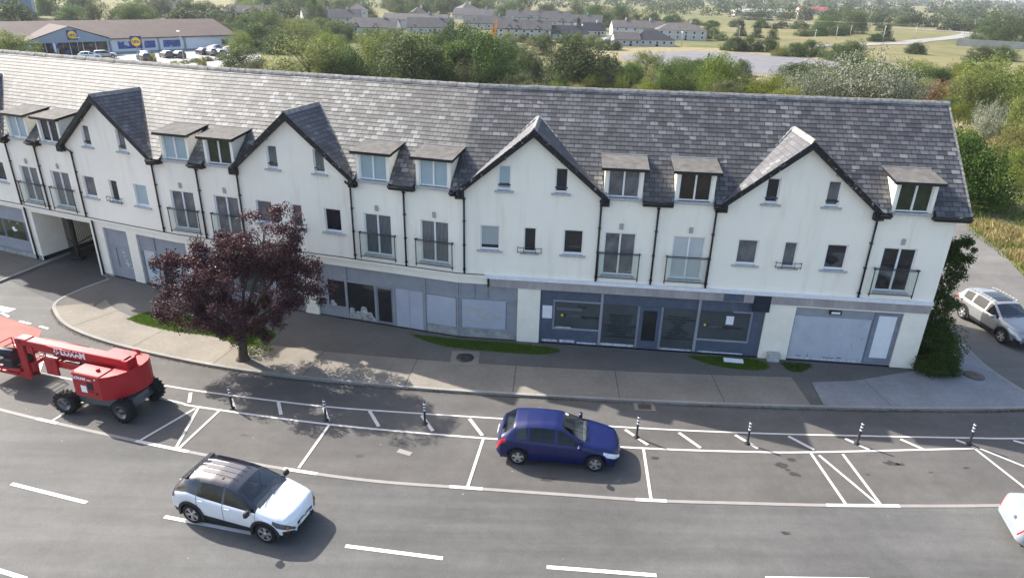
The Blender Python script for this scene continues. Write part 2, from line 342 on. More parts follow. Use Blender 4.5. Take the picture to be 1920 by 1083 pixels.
# 2-D convex clipping
def clip(poly, a, b, c):     # keep a*x+b*y+c >= 0
    out = []
    for i in range(len(poly)):
        p, q = poly[i], poly[(i+1) % len(poly)]
        dp, dq = a*p[0]+b*p[1]+c, a*q[0]+b*q[1]+c
        if dp >= 0: out.append(p)
        if (dp < 0) != (dq < 0):
            t = dp/(dp-dq); out.append((p[0]+(q[0]-p[0])*t, p[1]+(q[1]-p[1])*t))
    return out

# ---------------------------------------------------------------- facade geometry (metres)
K0 = Vector((17.9, 26.4)); K1 = Vector((-2.44, 28.25)); K2 = Vector((-17.0, 32.37)); K3 = K2 + Vector((-1, .398)).normalized() * 26
L1 = (K1-K2).length
SEG = [(K1, K0, 0.0, (K0-K1).length), (K2, K1, -L1, 0.0), (K3, K2, -L1-26, -L1)]
def seg_of(s): return 0 if s >= 0 else (1 if s >= -L1 else 2)
def fr(s, seg=None):
    a, b, s0, s1 = SEG[seg_of(s) if seg is None else seg]
    e = (b-a).normalized(); n = Vector((-e.y, e.x)); return a + e*(s-s0), e, n
def F(s, z, d=0.0, seg=None):          # d: depth into the building
    p, e, n = fr(s, seg); q = p + n*d; return Vector((q.x, q.y, z))
def FM(s, z=0.0, d=0.0, seg=None):
    p, e, n = fr(s, seg); q = p + n*d
    return Matrix(((e.x, n.x, 0, q.x), (e.y, n.y, 0, q.y), (0, 0, 1, z), (0, 0, 0, 1)))
def half(i):     # tan of half the turn between segment i and i+1
    e0 = fr(0, i)[1]; e1 = fr(0, i+1)[1]; return math.tan(abs(math.atan2(e0.x*e1.y-e0.y*e1.x, e0.dot(e1)))/2)
TH = [half(0), half(1)]
ZE, RS, OH, RD = 7.10, .921, .28, 3.9     # eaves height, roof slope, overhang, ridge depth
def zroof(d): return ZE + RS*(d+OH)
SEND = SEG[0][3]

GAB = [14.2, 3.2, -8.0, -18.95, -29.6]; GW = 3.1; GZ = 9.72
DOR = [18.57, 9.92, 7.0, -1.1, -3.95, -11.88, -14.35, -22.85, -25.3, -33.2]
DOORS = [18.57, 9.97, 7.06, -1.1, -3.87, -11.87, -14.4, -22.85, -25.3]
PIPES = [17.32, 10.9, 8.53, 6.14, .29, -2.5, -5.09, -11.0, -13.28, -15.9, -21.45, -24.24, -26.53, -31.5]
FLAT = [1.35]

bld = empty('apartment_building', (0, 0, 0), 0, 'long cream rendered terrace with slate roof, gables, dormers and empty shop units', 'building')

# openings: s0, s1, z0, z1
OPEN = []
WIN = []      # (centre, z0, w, h, kind, pane)
def win(c, z0, w, h, kind, pane, sub=''): WIN.append((c, z0, w, h, kind, pane)); OPEN.append((c-w/2, c+w/2, z0, z0+h))
gp = {14.2: ('glass_dark', 'glass_grey', 'glass_grey', 'glass_grey', 'glass_dark'), 3.2: ('glass_blue', 'glass_dark', 'glass_blind', 'glass_dark', 'glass_dark'), -8.0: ('glass_grey', 'glass_grey', 'glass_grey', 'glass_grey', 'glass_dark'),
      -18.95: ('glass_grey', 'glass_grey', 'glass_grey', 'glass_dark', 'glass_blue'), -29.6: ('glass_dark',)*5}
for g in GAB:
    off = .18 if g == -8.0 else 0
    a, b, c, d, e = gp[g]
    win(g-1.19+off, 7.18, .54, 1.07, 'casement', a); win(g+1.22+off, 7.18, .54, 1.07, 'casement', b)
    win(g-1.78, 4.45, .86, 1.13, 'casement', c); win(g-.02, 4.45, .56, 1.13, 'narrow', d); win(g+1.86, 4.45, .86, 1.13, 'casement', e)
dp = {18.57: 'glass_dark', 9.97: 'glass_white', 7.06: 'glass_grey', -1.1: 'glass_curtain', -3.87: 'glass_curtain', -11.87: 'glass_grey', -14.4: 'glass_grey', -22.85: 'glass_curtain', -25.3: 'glass_curtain'}
for d in DOORS: win(d, 3.62, 1.36, 1.95, 'door', dp[d])
SHOP = [(14.92, 19.42, 0.0, 2.62), (3.74, 13.68, 0.0, 2.68), (0.0, 2.72, 0.0, 2.78), (-7.36, 0.0, 0.0, 2.78), (-14.1, -8.1, 0.0, 2.8), (-18.1, -L1, 0.0, 2.8), (-L1, -14.75, 0.0, 2.8), (-20.5, -18.78, 0.0, 2.82), (-34.0, -26.78, 0.0, 2.95)]
PASS = (-26.02, -21.42, -.2, 2.92)
OPEN += SHOP + [PASS]
DEPTH = .13

# front wall with real openings
wm = MB()
for si, (a, b, s0, s1) in enumerate(SEG):
    ops = [o for o in OPEN if s0-1e-3 <= (o[0]+o[1])/2 <= s1+1e-3]
    gs = [g for g in GAB if s0-1 < g < s1+1]
    xs = sorted(set([s0, s1] + [v for o in ops for v in o[:2] if s0 <= v <= s1] + [v for g in gs for v in (g-GW, g+GW, g) if s0 < v < s1]))
    zs = sorted(set([-.2, 2.8, 3.2, ZE, GZ+.1] + [v for o in ops for v in o[2:]]))
    for i in range(len(xs)-1):
        for j in range(len(zs)-1):
            cx, cz = (xs[i]+xs[i+1])/2, (zs[j]+zs[j+1])/2
            if any(o[0] < cx < o[1] and o[2] < cz < o[3] for o in ops): continue
            poly = [(xs[i], zs[j]), (xs[i+1], zs[j]), (xs[i+1], zs[j+1]), (xs[i], zs[j+1])]
            if cz > ZE:
                g = [g for g in gs if abs(cx-g) < GW]
                if not g: continue
                k = (GZ-ZE)/GW
                poly = clip(poly, -k, -1, GZ + k*g[0]); poly = clip(poly, k, -1, GZ - k*g[0]) if poly else poly
                if len(poly) < 3: continue
            wm.poly([F(x, z, 0, si) for x, z in poly], 1 if cz < 3.2 else 0)
    for (x0, x1, z0, z1) in ops:
        dd = .14 if (x0, x1, z0, z1) != PASS else 0
        if not dd: continue
        mi = 1 if z1 < 3.2 else 0
        q = [(x0, z0), (x1, z0), (x1, z1), (x0, z1)]
        for k in range(4):
            (xa, za), (xb, zb) = q[k], q[(k+1) % 4]
            if x0 == 0.0 and k == 3 or x1 == 0.0 and k == 1 or abs(x1+L1) < 1e-6 and k == 1 or abs(x0+L1) < 1e-6 and k == 3: continue
            wm.poly([F(xa, za, 0, si), F(xb, zb, 0, si), F(xb, zb, dd, si), F(xa, za, dd, si)], mi)
# end walls, rear wall, floor slab inside to stop light
def mit(i, d): return d*TH[i]
for si in range(3):
    lo = SEG[si][2] if si == 2 else mit(si, 7.8) + SEG[si][2]
    hi = SEG[si][3] if si == 0 else SEG[si][3] - mit(si-1, 7.8)
    wm.poly([F(lo, -.15, 7.8, si), F(hi, -.15, 7.8, si), F(hi, ZE, 7.8, si), F(lo, ZE, 7.8, si)], 0)
e0 = SEND
wm.poly([F(e0, -.15, 0, 0), F(e0, -.15, 7.8, 0), F(e0, ZE+.2, 7.8, 0), F(e0, zroof(RD)-.1, RD, 0), F(e0, ZE+.2, 0, 0)], 0)
wm.build('wall', ['wall', 'trim'], bld)
# passage lining
pm = MB(); a, b = PASS[0], PASS[1]
pm.poly([F(a, -.15, 0), F(a, -.15, 7.8), F(a, 2.92, 7.8), F(a, 2.92, 0)]); pm.poly([F(b, -.15, 0), F(b, -.15, 7.8), F(b, 2.92, 7.8), F(b, 2.92, 0)])
pm.poly([F(a, 2.92, 0), F(b, 2.92, 0), F(b, 2.92, 7.8), F(a, 2.92, 7.8)])
pm.poly([F(a, -.06, 7.8), F(b, -.06, 7.8), F(b, 3, 7.8), F(a, 3, 7.8)])
pm.build('passage_lining', 'trim', bld)
pk = MB(); pk.T = FM(a); pk.box(0.002, .03, .0, 7.5, -.06, .22); pk.build('skirting', 'black', bld)

# windows
def window(c, z0, w, h, kind, pane, parent=bld, seg=None):
    M = FM(c, z0, 0, seg); m = MB(); p = MB(); t = .055 if kind != 'door' else .06
    d0, d1 = .06, .125
    m.box(-w/2, w/2, d0, d1, 0, t); m.box(-w/2, w/2, d0, d1, h-t, h); m.box(-w/2, -w/2+t, d0, d1, t, h-t); m.box(w/2-t, w/2, d0, d1, t, h-t)
    if kind in ('door', 'dormer'): m.box(-.035, .035, d0-.012, d1, t, h-t)
    if kind == 'casement': m.box(-w/2+t, w/2-t, d0+.012, d1, t, t+.03)
    o = m.build('window' if kind != 'door' else 'balcony_door', 'white', parent, mw=M)
    mats_ = [pane]
    p.poly([(-w/2, .105, 0), (w/2, .105, 0), (w/2, .105, h), (-w/2, .105, h)])
    q = p.build('pane', mats_, o)
    if pane in ('glass_blind',) and kind == 'casement':
        k = MB(); k.box(-w/2+t, w/2-t, .085, .10, t+.03, .22); k.build('blind_gap', 'glass_dark', o)
    s = MB()
    ov = .14 if kind != 'door' else .05
    if kind != 'dormer':
        s.box(-w/2-ov, w/2+ov, -.09, .0, -.095, -.012); s.box(-w/2+.002, w/2-.002, -.0, .06, -.05, .004); s.build('sill', 'sill', o)
    else:
        s.box(-w/2-.16, w/2+.16, -.10, .0, -.13, -.02); s.build('sill', 'sill', o)
    return o
for wv in WIN: window(*wv)
# balconies: bars, rail and clear panel; low rails at the narrow windows; vents over the doors
b = MB()
b.tube((-.87, -.14, -.22), (-.87, -.14, 1.08), .024); b.tube((.87, -.14, -.22), (.87, -.14, 1.08), .024)
b.tube((-.93, -.14, 1.05), (.93, -.14, 1.05), .026); b.tube((-.90, -.14, -.10), (.90, -.14, -.10), .02)
b.tube((-.87, -.13, .99), (.87, -.13, .99), .012)
for x in (-.87, .87):
    for z in (-.16, .98): b.tube((x, -.14, z), (x, 0, z), .016); 
    b.tube((x, -.19, 1.05), (x, .0, 1.05), .02)
gpn = MB(); gpn.poly([(-.84, -.131, -.06), (.84, -.131, -.06), (.84, -.131, .97), (-.84, -.131, .97)])
bal0 = None
for d in DOORS:
    M = FM(d, 3.62)
    if bal0 is None:
        bal0 = b.build('balcony', 'steel', bld, mw=M); g0 = gpn.build('glass_panel', 'clear', bal0)
    else:
        o = bal0.copy(); COL.objects.link(o); o.parent = bld; o.matrix_local = M; q = g0.copy(); COL.objects.link(q); q.parent = o
r = MB()
for z in (.02, .22): r.tube((-.52, -.13, z), (.52, -.13, z), .013)
for x in (-.52, -.26, .26, .52):
    r.tube((x, -.13, -.03), (x, -.13, .26), .012); 
for x in (-.52, .52): r.tube((x, -.13, .02), (x, 0, .02), .012); r.tube((x, -.13, .22), (x, 0, .22), .012)
r0 = None
for g in GAB:
    if r0 is None: r0 = r.build('window_rail', 'steel', bld, mw=FM(g-.02, 4.45))
    else: o = r0.copy(); COL.objects.link(o); o.parent = bld; o.matrix_local = FM(g-.02, 4.45)
v = MB(); v.bbox(-.085, .085, -.05, .0, -.13, .13, .02); v.box(-.06, .06, -.055, -.049, -.10, -.06); v0 = None
for d in DOORS:
    if v0 is None: v0 = v.build('vent', 'vent', bld, mw=FM(d, 5.86))
    else: o = v0.copy(); COL.objects.link(o); o.parent = bld; o.matrix_local = FM(d, 5.86)
sv = MB(); sv.tube((0, 0, 0), (0, -.05, 0), .07, n=10); sv.tube((0, -.05, 0), (0, -.09, -.03), .05, n=8); s0_ = None
for g in GAB:
    for dx, dz in ((-1.18, 8.52), (1.2, 8.5)):
        if s0_ is None: s0_ = sv.build('flue_cowl', 'vent', bld, mw=FM(g+dx, dz))
        else: o = s0_.copy(); COL.objects.link(o); o.parent = bld; o.matrix_local = FM(g+dx, dz)
# downpipes
for s in PIPES:
    m = MB(); m.T = FM(s)
    m.tube((0, -.07, 3.28), (0, -.07, 6.78), .043, n=8)
    sg = -1 if s not in (17.32, 10.9, 8.53, 6.14) else -.3
    m.tube((0, -.07, 6.78), (sg*.14, -.16, 6.92), .043, n=8); m.tube((sg*.14, -.16, 6.92), (sg*.14, -.22, 7.0), .05, n=8)
    for z in (3.45, 4.6, 5.7, 6.7): m.box(-.065, .065, -.09, 0, z, z+.05)
    m.build('downpipe', 'black', bld)
for s in (-26.42, -21.1):
    m = MB(); m.T = FM(s); m.tube((0, -.07, 0.02), (0, -.07, 3.15), .05, n=8); m.build('downpipe', 'black', bld)

# string course, sign fascia
def strip(mb, s0, s1, z0, z1, dep, m=0):      # box along the facade, split at the kinks
    for si in range(3):
        a_, b_ = max(s0, SEG[si][2]), min(s1, SEG[si][3])
        if b_ - a_ < .01: continue
        q = []
        for s in (a_, b_):
            for d in (0.0, -dep):
                ss = s
                if si < 2 and abs(s-SEG[si][2]) < 1e-6: ss = s + d*TH[si]
                if si > 0 and abs(s-SEG[si][3]) < 1e-6: ss = s - d*TH[si-1]
                for z in (z0, z1): q.append(mb.pt(F(ss, z, d, si)))
        # order: a(d0:z0,z1, d1:z0,z1), b(...)
        for f in ((2,3,7,6),(3,1,5,7),(0,2,6,4),(0,1,3,2),(4,6,7,5)): mb.face([q[i] for i in f], m)
m = MB(); strip(m, -40, SEND, 3.12, 3.24, .075); m.build('string_course', 'trim', bld)
m = MB(); strip(m, 1.2, SEND, 3.243, 3.27, .11); strip(m, 1.2, SEND, 3.10, 3.243, .10); m.build('white_capping', 'capwhite', bld)
m = MB(); strip(m, -40, 1.2, 3.243, 3.262, .055); m.build('cable_line', 'black', bld)
m = MB(); strip(m, 1.42, SEND-.004, 2.70, 3.095, .045); m.build('sign_fascia', 'fascia', bld)
m = MB(); m.T = FM(1.38, 2.92); m.box(-.04, .04, -.1, 0, -.22, .2); m.build('fascia_bracket', 'black', bld)
m = MB(); m.T = FM(0); m.box(11.75, 12.62, -.055, -.047, 2.72, 3.08); m.build('fascia_patch', 'shopblue', bld)
m = MB(); m.T = FM(0); m.box(13.05, 13.78, -.06, -.047, 2.30, 3.06); m.build('fascia_patch', 'navy', bld)
m = MB(); strip(m, -40, -26.1, -.1, .25, .02); strip(m, -21.3, -20.52, -.1, .1, .02); m.build('plinth', 'concreteblock', bld)

# ---------------------------------------------------------------- roof
def slates(mb, P, up, u0, u1, v1, cuts=(), half_planes=(), ch=.225, du=1.4, v0=0.0, lift=.012, uo=0.0, mid=None):
    """courses of slates; P(u,v)->point, up = surface normal; each course's lower edge stands proud"""
    ub = sorted(set([u0, u1] + [c[i] for c in cuts for i in (0, 1) if u0 < c[i] < u1]))
    k = 0; v = v0
    vb = sorted(set([v0, v1] + [v0 + ch*i for i in range(1, int((v1-v0)/ch)+1)] + [c[i] for c in cuts for i in (2, 3) if v0 < c[i] < v1]))
    for j in range(len(vb)-1):
        va, vc = vb[j], vb[j+1]
        if vc - va < 1e-5: continue
        fa = ((va-v0)/ch) % 1.0; fa = 0 if fa > .9999 else fa; fc = fa + (vc-va)/ch
        la, lc = lift*(1-fa), lift*(1-min(1, fc))
        for i in range(len(ub)-1):
            cu, cv = (ub[i]+ub[i+1])/2, (va+vc)/2
            if any(c[0] < cu < c[1] and c[2] < cv < c[3] for c in cuts): continue
            poly = [(ub[i], va), (ub[i+1], va), (ub[i+1], vc), (ub[i], vc)]
            for h in half_planes:
                if poly: poly = clip(poly, *h)
            if len(poly) < 3: continue
            pts = []
            for (u, vv) in poly:
                t = (vv-va)/(vc-va); pts.append(P(u, vv) + up*(la + (lc-la)*t))
            mm = mid(cu) if mid else 0
            mb.poly(pts, mm, uv=[(u+uo, vv) for u, vv in poly])
            if fa == 0:
                low = [q for q in poly if abs(q[1]-va) < 1e-6]
                if len(low) == 2:
                    x0, x1 = sorted(q[0] for q in low)
                    mb.poly([P(x0, va), P(x1, va), P(x1, va)+up*la, P(x0, va)+up*la], mm, uv=[(x0+uo, va), (x1+uo, va), (x1+uo, va+.01), (x0+uo, va+.01)])
rm = MB(); K = math.hypot(1, RS)
DW = .84; DBACK = 1.25        # dormer half width, depth where its lid meets the roof
for si in range(3):
    s0, s1 = SEG[si][2], SEG[si][3] + (.38 if si == 0 else 0)
    _, e, n = fr(s0, si); up = Vector((-n.x*RS, -n.y*RS, 1)).normalized()
    P = lambda u, v, si=si: F(u, zroof(-OH + v/K), -OH + v/K, si)
    cuts = [(c-DW, c+DW, -1, (DBACK+OH)*K) for c in DOR if s0 < c < s1] + [(g-GW, g+GW, -1, OH*K+.02) for g in GAB if s0-1 < g < s1+1]
    cuts = [(max(c[0], s0-2), c[1], c[2], c[3]) for c in cuts]
    hp = []
    u0, u1 = s0, s1
    if si < 2: hp.append((1, -TH[si]/K, -s0 + OH*TH[si])); u0 = s0 - .5
    if si > 0: hp.append((-1, -TH[si-1]/K, s1 + OH*TH[si-1])); u1 = s1 + .5
    slates(rm, P, up, u0, u1, (RD+OH)*K, cuts, hp, mid=lambda u, si=si: si if True else 0)
rm.build('roof', ['slate_dark', 'slate_mid', 'slate_pale'], bld)
m = MB()
for si in range(3):
    lo = [SEG[si][2]]*2 if si == 2 else [SEG[si][2]+mit(si, RD), SEG[si][2]+mit(si, 8.1)]
    hi = [SEG[si][3]+.38]*2 if si == 0 else [SEG[si][3]-mit(si-1, RD), SEG[si][3]-mit(si-1, 8.1)]
    m.poly([F(lo[0], zroof(RD), RD, si), F(hi[0], zroof(RD), RD, si), F(hi[1], ZE, 8.1, si), F(lo[1], ZE, 8.1, si)], si, uv=[(lo[0], 0), (hi[0], 0), (hi[1], 5.7), (lo[1], 5.7)])
m.build('rear_roof', ['slate_dark', 'slate_mid', 'slate_pale'], bld)
# ridge tiles
m = MB(); rr = random.Random(3)
for si in range(3):
    lo = SEG[si][2] if si == 2 else SEG[si][2]+mit(si, RD)
    hi = SEG[si][3]+.4 if si == 0 else SEG[si][3]-mit(si-1, RD)
    s = lo
    while s < hi-.05:
        e_ = min(hi, s+.45); zt = zroof(RD) + rr.uniform(-.006, .012); sk = rr.uniform(-.008, .008)
        prof = [(-.15, -.115), (-.10, -.02), (-.03, .055), (.03, .055), (.10, -.02), (.15, -.115)]
        A = [m.pt(F(s, zt+z, RD+d+sk, si)) for d, z in prof]; B = [m.pt(F(e_-.012, zt+z, RD+d+sk, si)) for d, z in prof]
        for i in range(5): m.face([A[i], B[i], B[i+1], A[i+1]])
        m.face(A); m.face(B[::-1]); s = e_
m.build('ridge_tiles', 'ridge', bld)
# eaves boards and gutters between dormers and gables
def gaps(si):
    s0, s1 = SEG[si][2], SEG[si][3] + (.38 if si == 0 else 0)
    bl = sorted([(c-DW, c+DW) for c in DOR if s0-1 < c < s1+1] + [(g-GW+.05, g+GW-.05) for g in GAB if s0-4 < g < s1+4])
    out = []; x = s0
    for a_, b_ in bl:
        if a_ > x + .05: out.append((x, min(a_, s1)))
        x = max(x, b_)
    if x < s1: out.append((x, s1))
    return out
for si in range(3):
    for a_, b_ in gaps(si):
        gut = MB(); gut.T = FM(a_, 0, 0, si); L = b_-a_
        gut.box(0, L, -OH-.02, -OH+.02, ZE-.24, ZE-.045)
        gut.tube((0, -OH-.075, ZE-.10), (L, -OH-.075, ZE-.10), .062, n=8, smooth=True)
        gut.box(0, L, -OH+.02, 0, ZE-.24, ZE-.215)
        gut.box(0, .025, -OH, .3, ZE-.24, ZE+.04); gut.box(L-.025, L, -OH, .3, ZE-.24, ZE+.04)
        gut.build('gutter', 'black', bld)
vm = MB(); vm.T = FM(SEND+.36, 0, 0, 0)       # verge board at the right end
def vb_(d): return (0, d, zroof(d))
vm.poly([(0.03, -OH, ZE-.22), (0.03, RD, zroof(RD)-.22), (0.03, RD, zroof(RD)+.0), (0.03, -OH, ZE+.0)]); vm.poly([(0.0, -OH, ZE-.22), (0.0, RD, zroof(RD)-.22), (0.03, RD, zroof(RD)-.22), (0.03, -OH, ZE-.22)])
vm.build('verge_board', 'lead', bld)
vm = MB(); vm.T = FM(SEND+.30, 0, 0, 0); kk = 0
for i in range(26):
    a0, a1 = -OH+i*.16, -OH+i*.16+.15
    if a1 > RD: break
    vm.poly([(0, a0, zroof(a0)+.03), (.09, a0, zroof(a0)+.03), (.09, a1, zroof(a1)+.022), (0, a1, zroof(a1)+.022)])
vm.build('verge_mortar', 'ridge', bld)

# gables: slated slopes, barge boards
for gi, g in enumerate(GAB):
    si = 0 if g > 0 else (1 if g > -L1 else 2)
    k = (GZ+.10-ZE)/(GW+.12); zt = GZ + .10
    dm = (zt-ZE)/RS - OH            # depth where the gable ridge meets the main roof
    kg = math.hypot(1, k); fo = -.24
    sl = MB()
    for sg in (-1, 1):
        _, e, n = fr(g, si); up = Vector((sg*e.x*k, sg*e.y*k, 1)).normalized()
        lu = (GW+.17)
        # u along depth (from front), v up the slope from eave
        P = lambda u, v, sg=sg: F(g + sg*(lu - v/kg), zt - k*(lu - v/kg), u, si)
        # valley: main roof height equals gable height: depth = (z-ZE)/RS-OH
        # z = zt - k*(lu - v/kg) ; keep u <= (z-ZE)/RS - OH
        hp = [(-1, k/kg/RS, (zt - k*lu - ZE)/RS - OH + .02)]
        slates(sl, P, up, fo, dm+.1, lu*kg, (), hp, ch=.225, lift=.010, uo=gi*7+sg*3)
    go = sl.build('gable_roof', 'slate_gable', bld)
    bb = MB(); bb.T = FM(g, 0, 0, si)
    for sg in (-1, 1):
        x1 = sg*(GW+.17); z1 = zt - k*(GW+.17)
        for (d0, d1, t0, t1) in ((fo-.03, fo, .26, .015), (fo, 0.0, .26, .235)):
            q = [(0, zt-t0*1.25), (x1, z1-t0), (x1, z1+t1*0 + (.0 if t1 < .1 else -t1)), (0, zt - (0 if t1 < .1 else t1*1.25))]
            A = [bb.pt((x, d0, z)) for x, z in q]; B = [bb.pt((x, d1, z)) for x, z in q]
            bb.face(A); bb.face(B[::-1])
            for i in range(4): bb.face([A[i], A[(i+1)%4], B[(i+1)%4], B[i]])
        # boxed end at the eaves
        bb.box(min(x1, x1-sg*.36), max(x1, x1-sg*.36), fo-.03, 0, z1-.30, z1-.02)
    bb.build('barge_board', 'peel', go)
    rt = MB(); rt.T = FM(g, 0, 0, si); u = fo
    while u < dm-.05:
        u2 = min(dm, u+.42)
        prof = [(-.13, zt-.13), (-.03, zt+.04), (.03, zt+.04), (.13, zt-.13)]
        A = [rt.pt((x, u, z+.03)) for x, z in prof]; B = [rt.pt((x, u2-.01, z+.03)) for x, z in prof]
        for i in range(3): rt.face([A[i], A[i+1], B[i+1], B[i]])
        rt.face(A); rt.face(B); u = u2
    rt.build('ridge_tiles', 'ridge', go)
    vl = MB(); vl.T = FM(g, 0, 0, si)
    for sg in (-1, 1):
        x1 = sg*(GW+.1); z1 = ZE+.05; wv = .045
        vl.poly([(sg*.03, dm, zt+.03), (sg*.03+sg*wv, dm+.06, zt+.05+wv*.3), (x1+sg*wv, -OH*.6+.06, z1+.05), (x1, -OH*.6, z1)])
    vl.build('valley_flashing', 'lead', go)

# dormers
for di, c in enumerate(DOR):
    si = 0 if c > 0 else (1 if c > -L1 else 2)
    d = MB(); d.T = FM(c, 0, 0, si); hw = .80; zl = 8.36
    d.box(-hw, -.66, 0.0, .16, ZE-.05, zl); d.box(.66, hw, 0.0, .16, ZE-.05, zl); d.box(-.66, .66, .005, .155, 8.29, zl)
    for sg in (-1, 1):
        x = sg*hw; zb = zl+.12
        dr = (zb-ZE)/RS-OH
        d.poly([(x, .16, zroof(.16)-.1), (x, .16, zl), (x, dr, zb+.02), (x, dr, zb-.1)])
    do = d.build('dormer', 'wall', bld)
    l = MB(); l.T = FM(c, 0, 0, si)
    w2, f0, b0 = .97, -.24, DBACK+.12; z0, z1 = 8.40, 8.62
    q0 = [(-w2, f0, z0), (w2, f0, z0), (w2, b0, z1), (-w2, b0, z1)]
    l.poly([(x, y, z) for x, y, z in q0], 0)
    l.poly([(x, y, z-.03) for x, y, z in q0], 1)
    for i in range(4):
        a_, b_ = q0[i], q0[(i+1) % 4]
        l.poly([a_, b_, (b_[0], b_[1], b_[2]-.12), (a_[0], a_[1], a_[2]-.12)], 1)
    l.box(-w2+.02, w2-.02, f0+.02, .0, z0-.13, z0-.10, 1)
    l.box(-w2-.01, w2+.01, b0-.03, b0+.10, z1-.01, z1+.025, 2)
    l.build('dormer_roof', ['felt', 'black', 'lead'], do)
    for sg in (-1, 1):
        fl = MB(); fl.T = FM(c, 0, 0, si)
        x0, x1 = sorted((sg*hw, sg*(hw+.05)))
        fl.box(x0, x1, -.03, .10, ZE-.02, ZE+.24)
        fl.build('cheek_flashing', 'lead', do)
    pane = {18.57: 'glass_green', 9.92: 'glass_brown', 7.0: 'glass_grey', -1.1: 'glass_blue', -3.95: 'glass_blue', -11.88: 'glass_green', -14.35: 'glass_blue', -22.85: 'glass_dark', -25.3: 'glass_blue'}.get(c, 'glass_grey')
    o = window(c, 7.12, 1.32, 1.17, 'dormer', pane, bld, si)

# ---------------------------------------------------------------- shop units
def shopfront(name_label, s0, s1, z1, seg, backmat):
    m = MB(); m.T = FM(0 if seg == 0 else SEG[seg][2], 0, 0, seg); o_ = 0 if seg == 0 else -SEG[seg][2]
    m.box(s0+o_, s1+o_, DEPTH-.02, DEPTH+.05, -.1, z1)
    so = m.build('shopfront', backmat, bld)
    if name_label: so['label'] = name_label
    def part(name, mat, rects, y0, y1):
        for (a_, b_, c_, d_) in rects:
            k = MB(); k.T = FM(0 if seg == 0 else SEG[seg][2], 0, 0, seg); k.box(a_+o_, b_+o_, y0, y1, c_, d_); k.build(name, mat, so)
    def put(name, mat, fn):
        k = MB(); fn(k, o_); return k.build(name, mat, so)
    return so, part, put
Y = DEPTH-.02
# end unit: pale shutter and pale door
so, part, put = shopfront('grey shop unit with pale roller board and narrow pale door', 14.92, 19.42, 2.62, 0, 'shopdark')
part('header_panel', 'shop', [(14.95, 18.25, 2.2, 2.6)], Y-.02, Y); part('roller_board', 'shutter', [(14.97, 18.2, .16, 2.19)], Y-.03, Y)
part('flaked_edge', 'peelwhite', [(14.97, 18.2, .06, .15)], Y-.035, Y)
part('door', 'shopdark', [(18.28, 18.46, .05, 2.6), (19.22, 19.4, .05, 2.6), (18.46, 19.22, .05, .36), (18.46, 19.22, 2.42, 2.6)], Y-.04, Y)
part('door_panel', 'poster_white', [(18.46, 19.22, .36, 2.42)], Y-.02, Y); part('bulkhead_lamp', 'black', [(16.35, 16.85, 2.36, 2.54)], Y-.10, Y-.02); part('lamp_lens', 'capwhite', [(16.42, 16.78, 2.40, 2.50)], Y-.115, Y-.10)
part('scuff', 'shopdark', [(15.35, 15.55, .2, .25), (15.8, 15.86, .2, .32), (16.5, 17.0, .18, .23), (17.1, 17.3, .2, .27), (17.6, 17.62, .8, 1.0), (17.95, 18.0, 1.2, 1.26)], Y-.033, Y-.02)
# sign-maker's unit
so, part, put = shopfront('dark blue shop unit with black lettering on its windows', 3.74, 13.68, 2.68, 0, 'shopblue')
part('mullion', 'shop', [(6.46, 6.58, .05, 2.66), (10.76, 10.88, .05, 2.66)], Y-.05, Y)
part('mullion', 'shopdark', [(8.14, 8.24, .05, 2.16), (9.18, 9.28, .05, 2.16), (4.34, 4.42, .72, 2.16), (13.08, 13.16, .7, 2.16)], Y-.04, Y)
part('transom', 'shop', [(4.4, 6.46, .74, .82), (4.34, 6.46, 2.13, 2.19), (10.88, 13.14, .66, .74), (12.3, 13.14, 2.13, 2.18)], Y-.045, Y)
part('window_pane', 'glass_shop', [(4.42, 6.46, .82, 2.13)], Y-.012, Y); part('window_pane', 'glass_shop', [(6.58, 8.14, .18, 2.13)], Y-.012, Y)
part('window_pane', 'glass_shop', [(9.28, 10.76, .18, 2.13)], Y-.012, Y); part('window_pane', 'glass_shop', [(10.88, 13.08, .74, 2.13)], Y-.012, Y)
part('door', 'shopblue', [(8.24, 8.4, .05, 2.13), (9.02, 9.18, .05, 2.13), (8.4, 9.02, .05, .42), (8.4, 9.02, 1.95, 2.13)], Y-.03, Y); part('door_pane', 'glass_dark', [(8.4, 9.02, .42, 1.95)], Y-.012, Y)
part('flaked_edge', 'peelwhite', [(3.9, 4.6, .06, .16), (4.7, 5.4, .07, .19), (5.5, 6.4, .05, .12), (6.6, 8.1, .06, .17), (9.3, 10.7, .05, .11), (11.0, 13.0, .05, .10), (4.5, 5.2, .80, .86)], Y-.03, Y)
part('poster', 'poster_white', [(3.86, 4.30, 1.25, 1.88)], Y-.022, Y); part('notice', 'poster_white', [(12.05, 12.38, 1.52, 1.93)], Y-.022, Y)
part('faded_sticker', 'letter_faded', [(4.5, 5.65, 1.70, 1.83)], Y-.016, Y)
T0 = FM(0); RX = Matrix.Rotation(rad(90), 4, 'X')
def letters(k, s, z, txt, size, align='CENTER', y=Y-.02, bold=.02, seg=0, o_=0):
    add_text(k, txt, size, FM(0 if seg == 0 else SEG[seg][2], 0, 0, seg) @ Matrix.Translation((s+o_, y, z)) @ RX, align=align, bold=bold, ext=.002)
def rows(put, lines, s, z, dz, size):
    for i, t in enumerate(lines): put('window_lettering', 'letter_black', lambda k, o_, i=i, t=t: letters(k, s, z-dz*i, t, size))
rows(put, ['VEHICLE GRAPHICS', 'INTERIOR SIGNS', 'EXTERIOR SIGNS', 'LED SIGNAGE', 'PROMOTIONAL BANNERS', 'SHOPFRONT SIGNS', 'DIGITAL PRINTING', 'ETCHING', 'LARGE FORMAT PRINTING'], 7.42, 1.62, .135, .125)
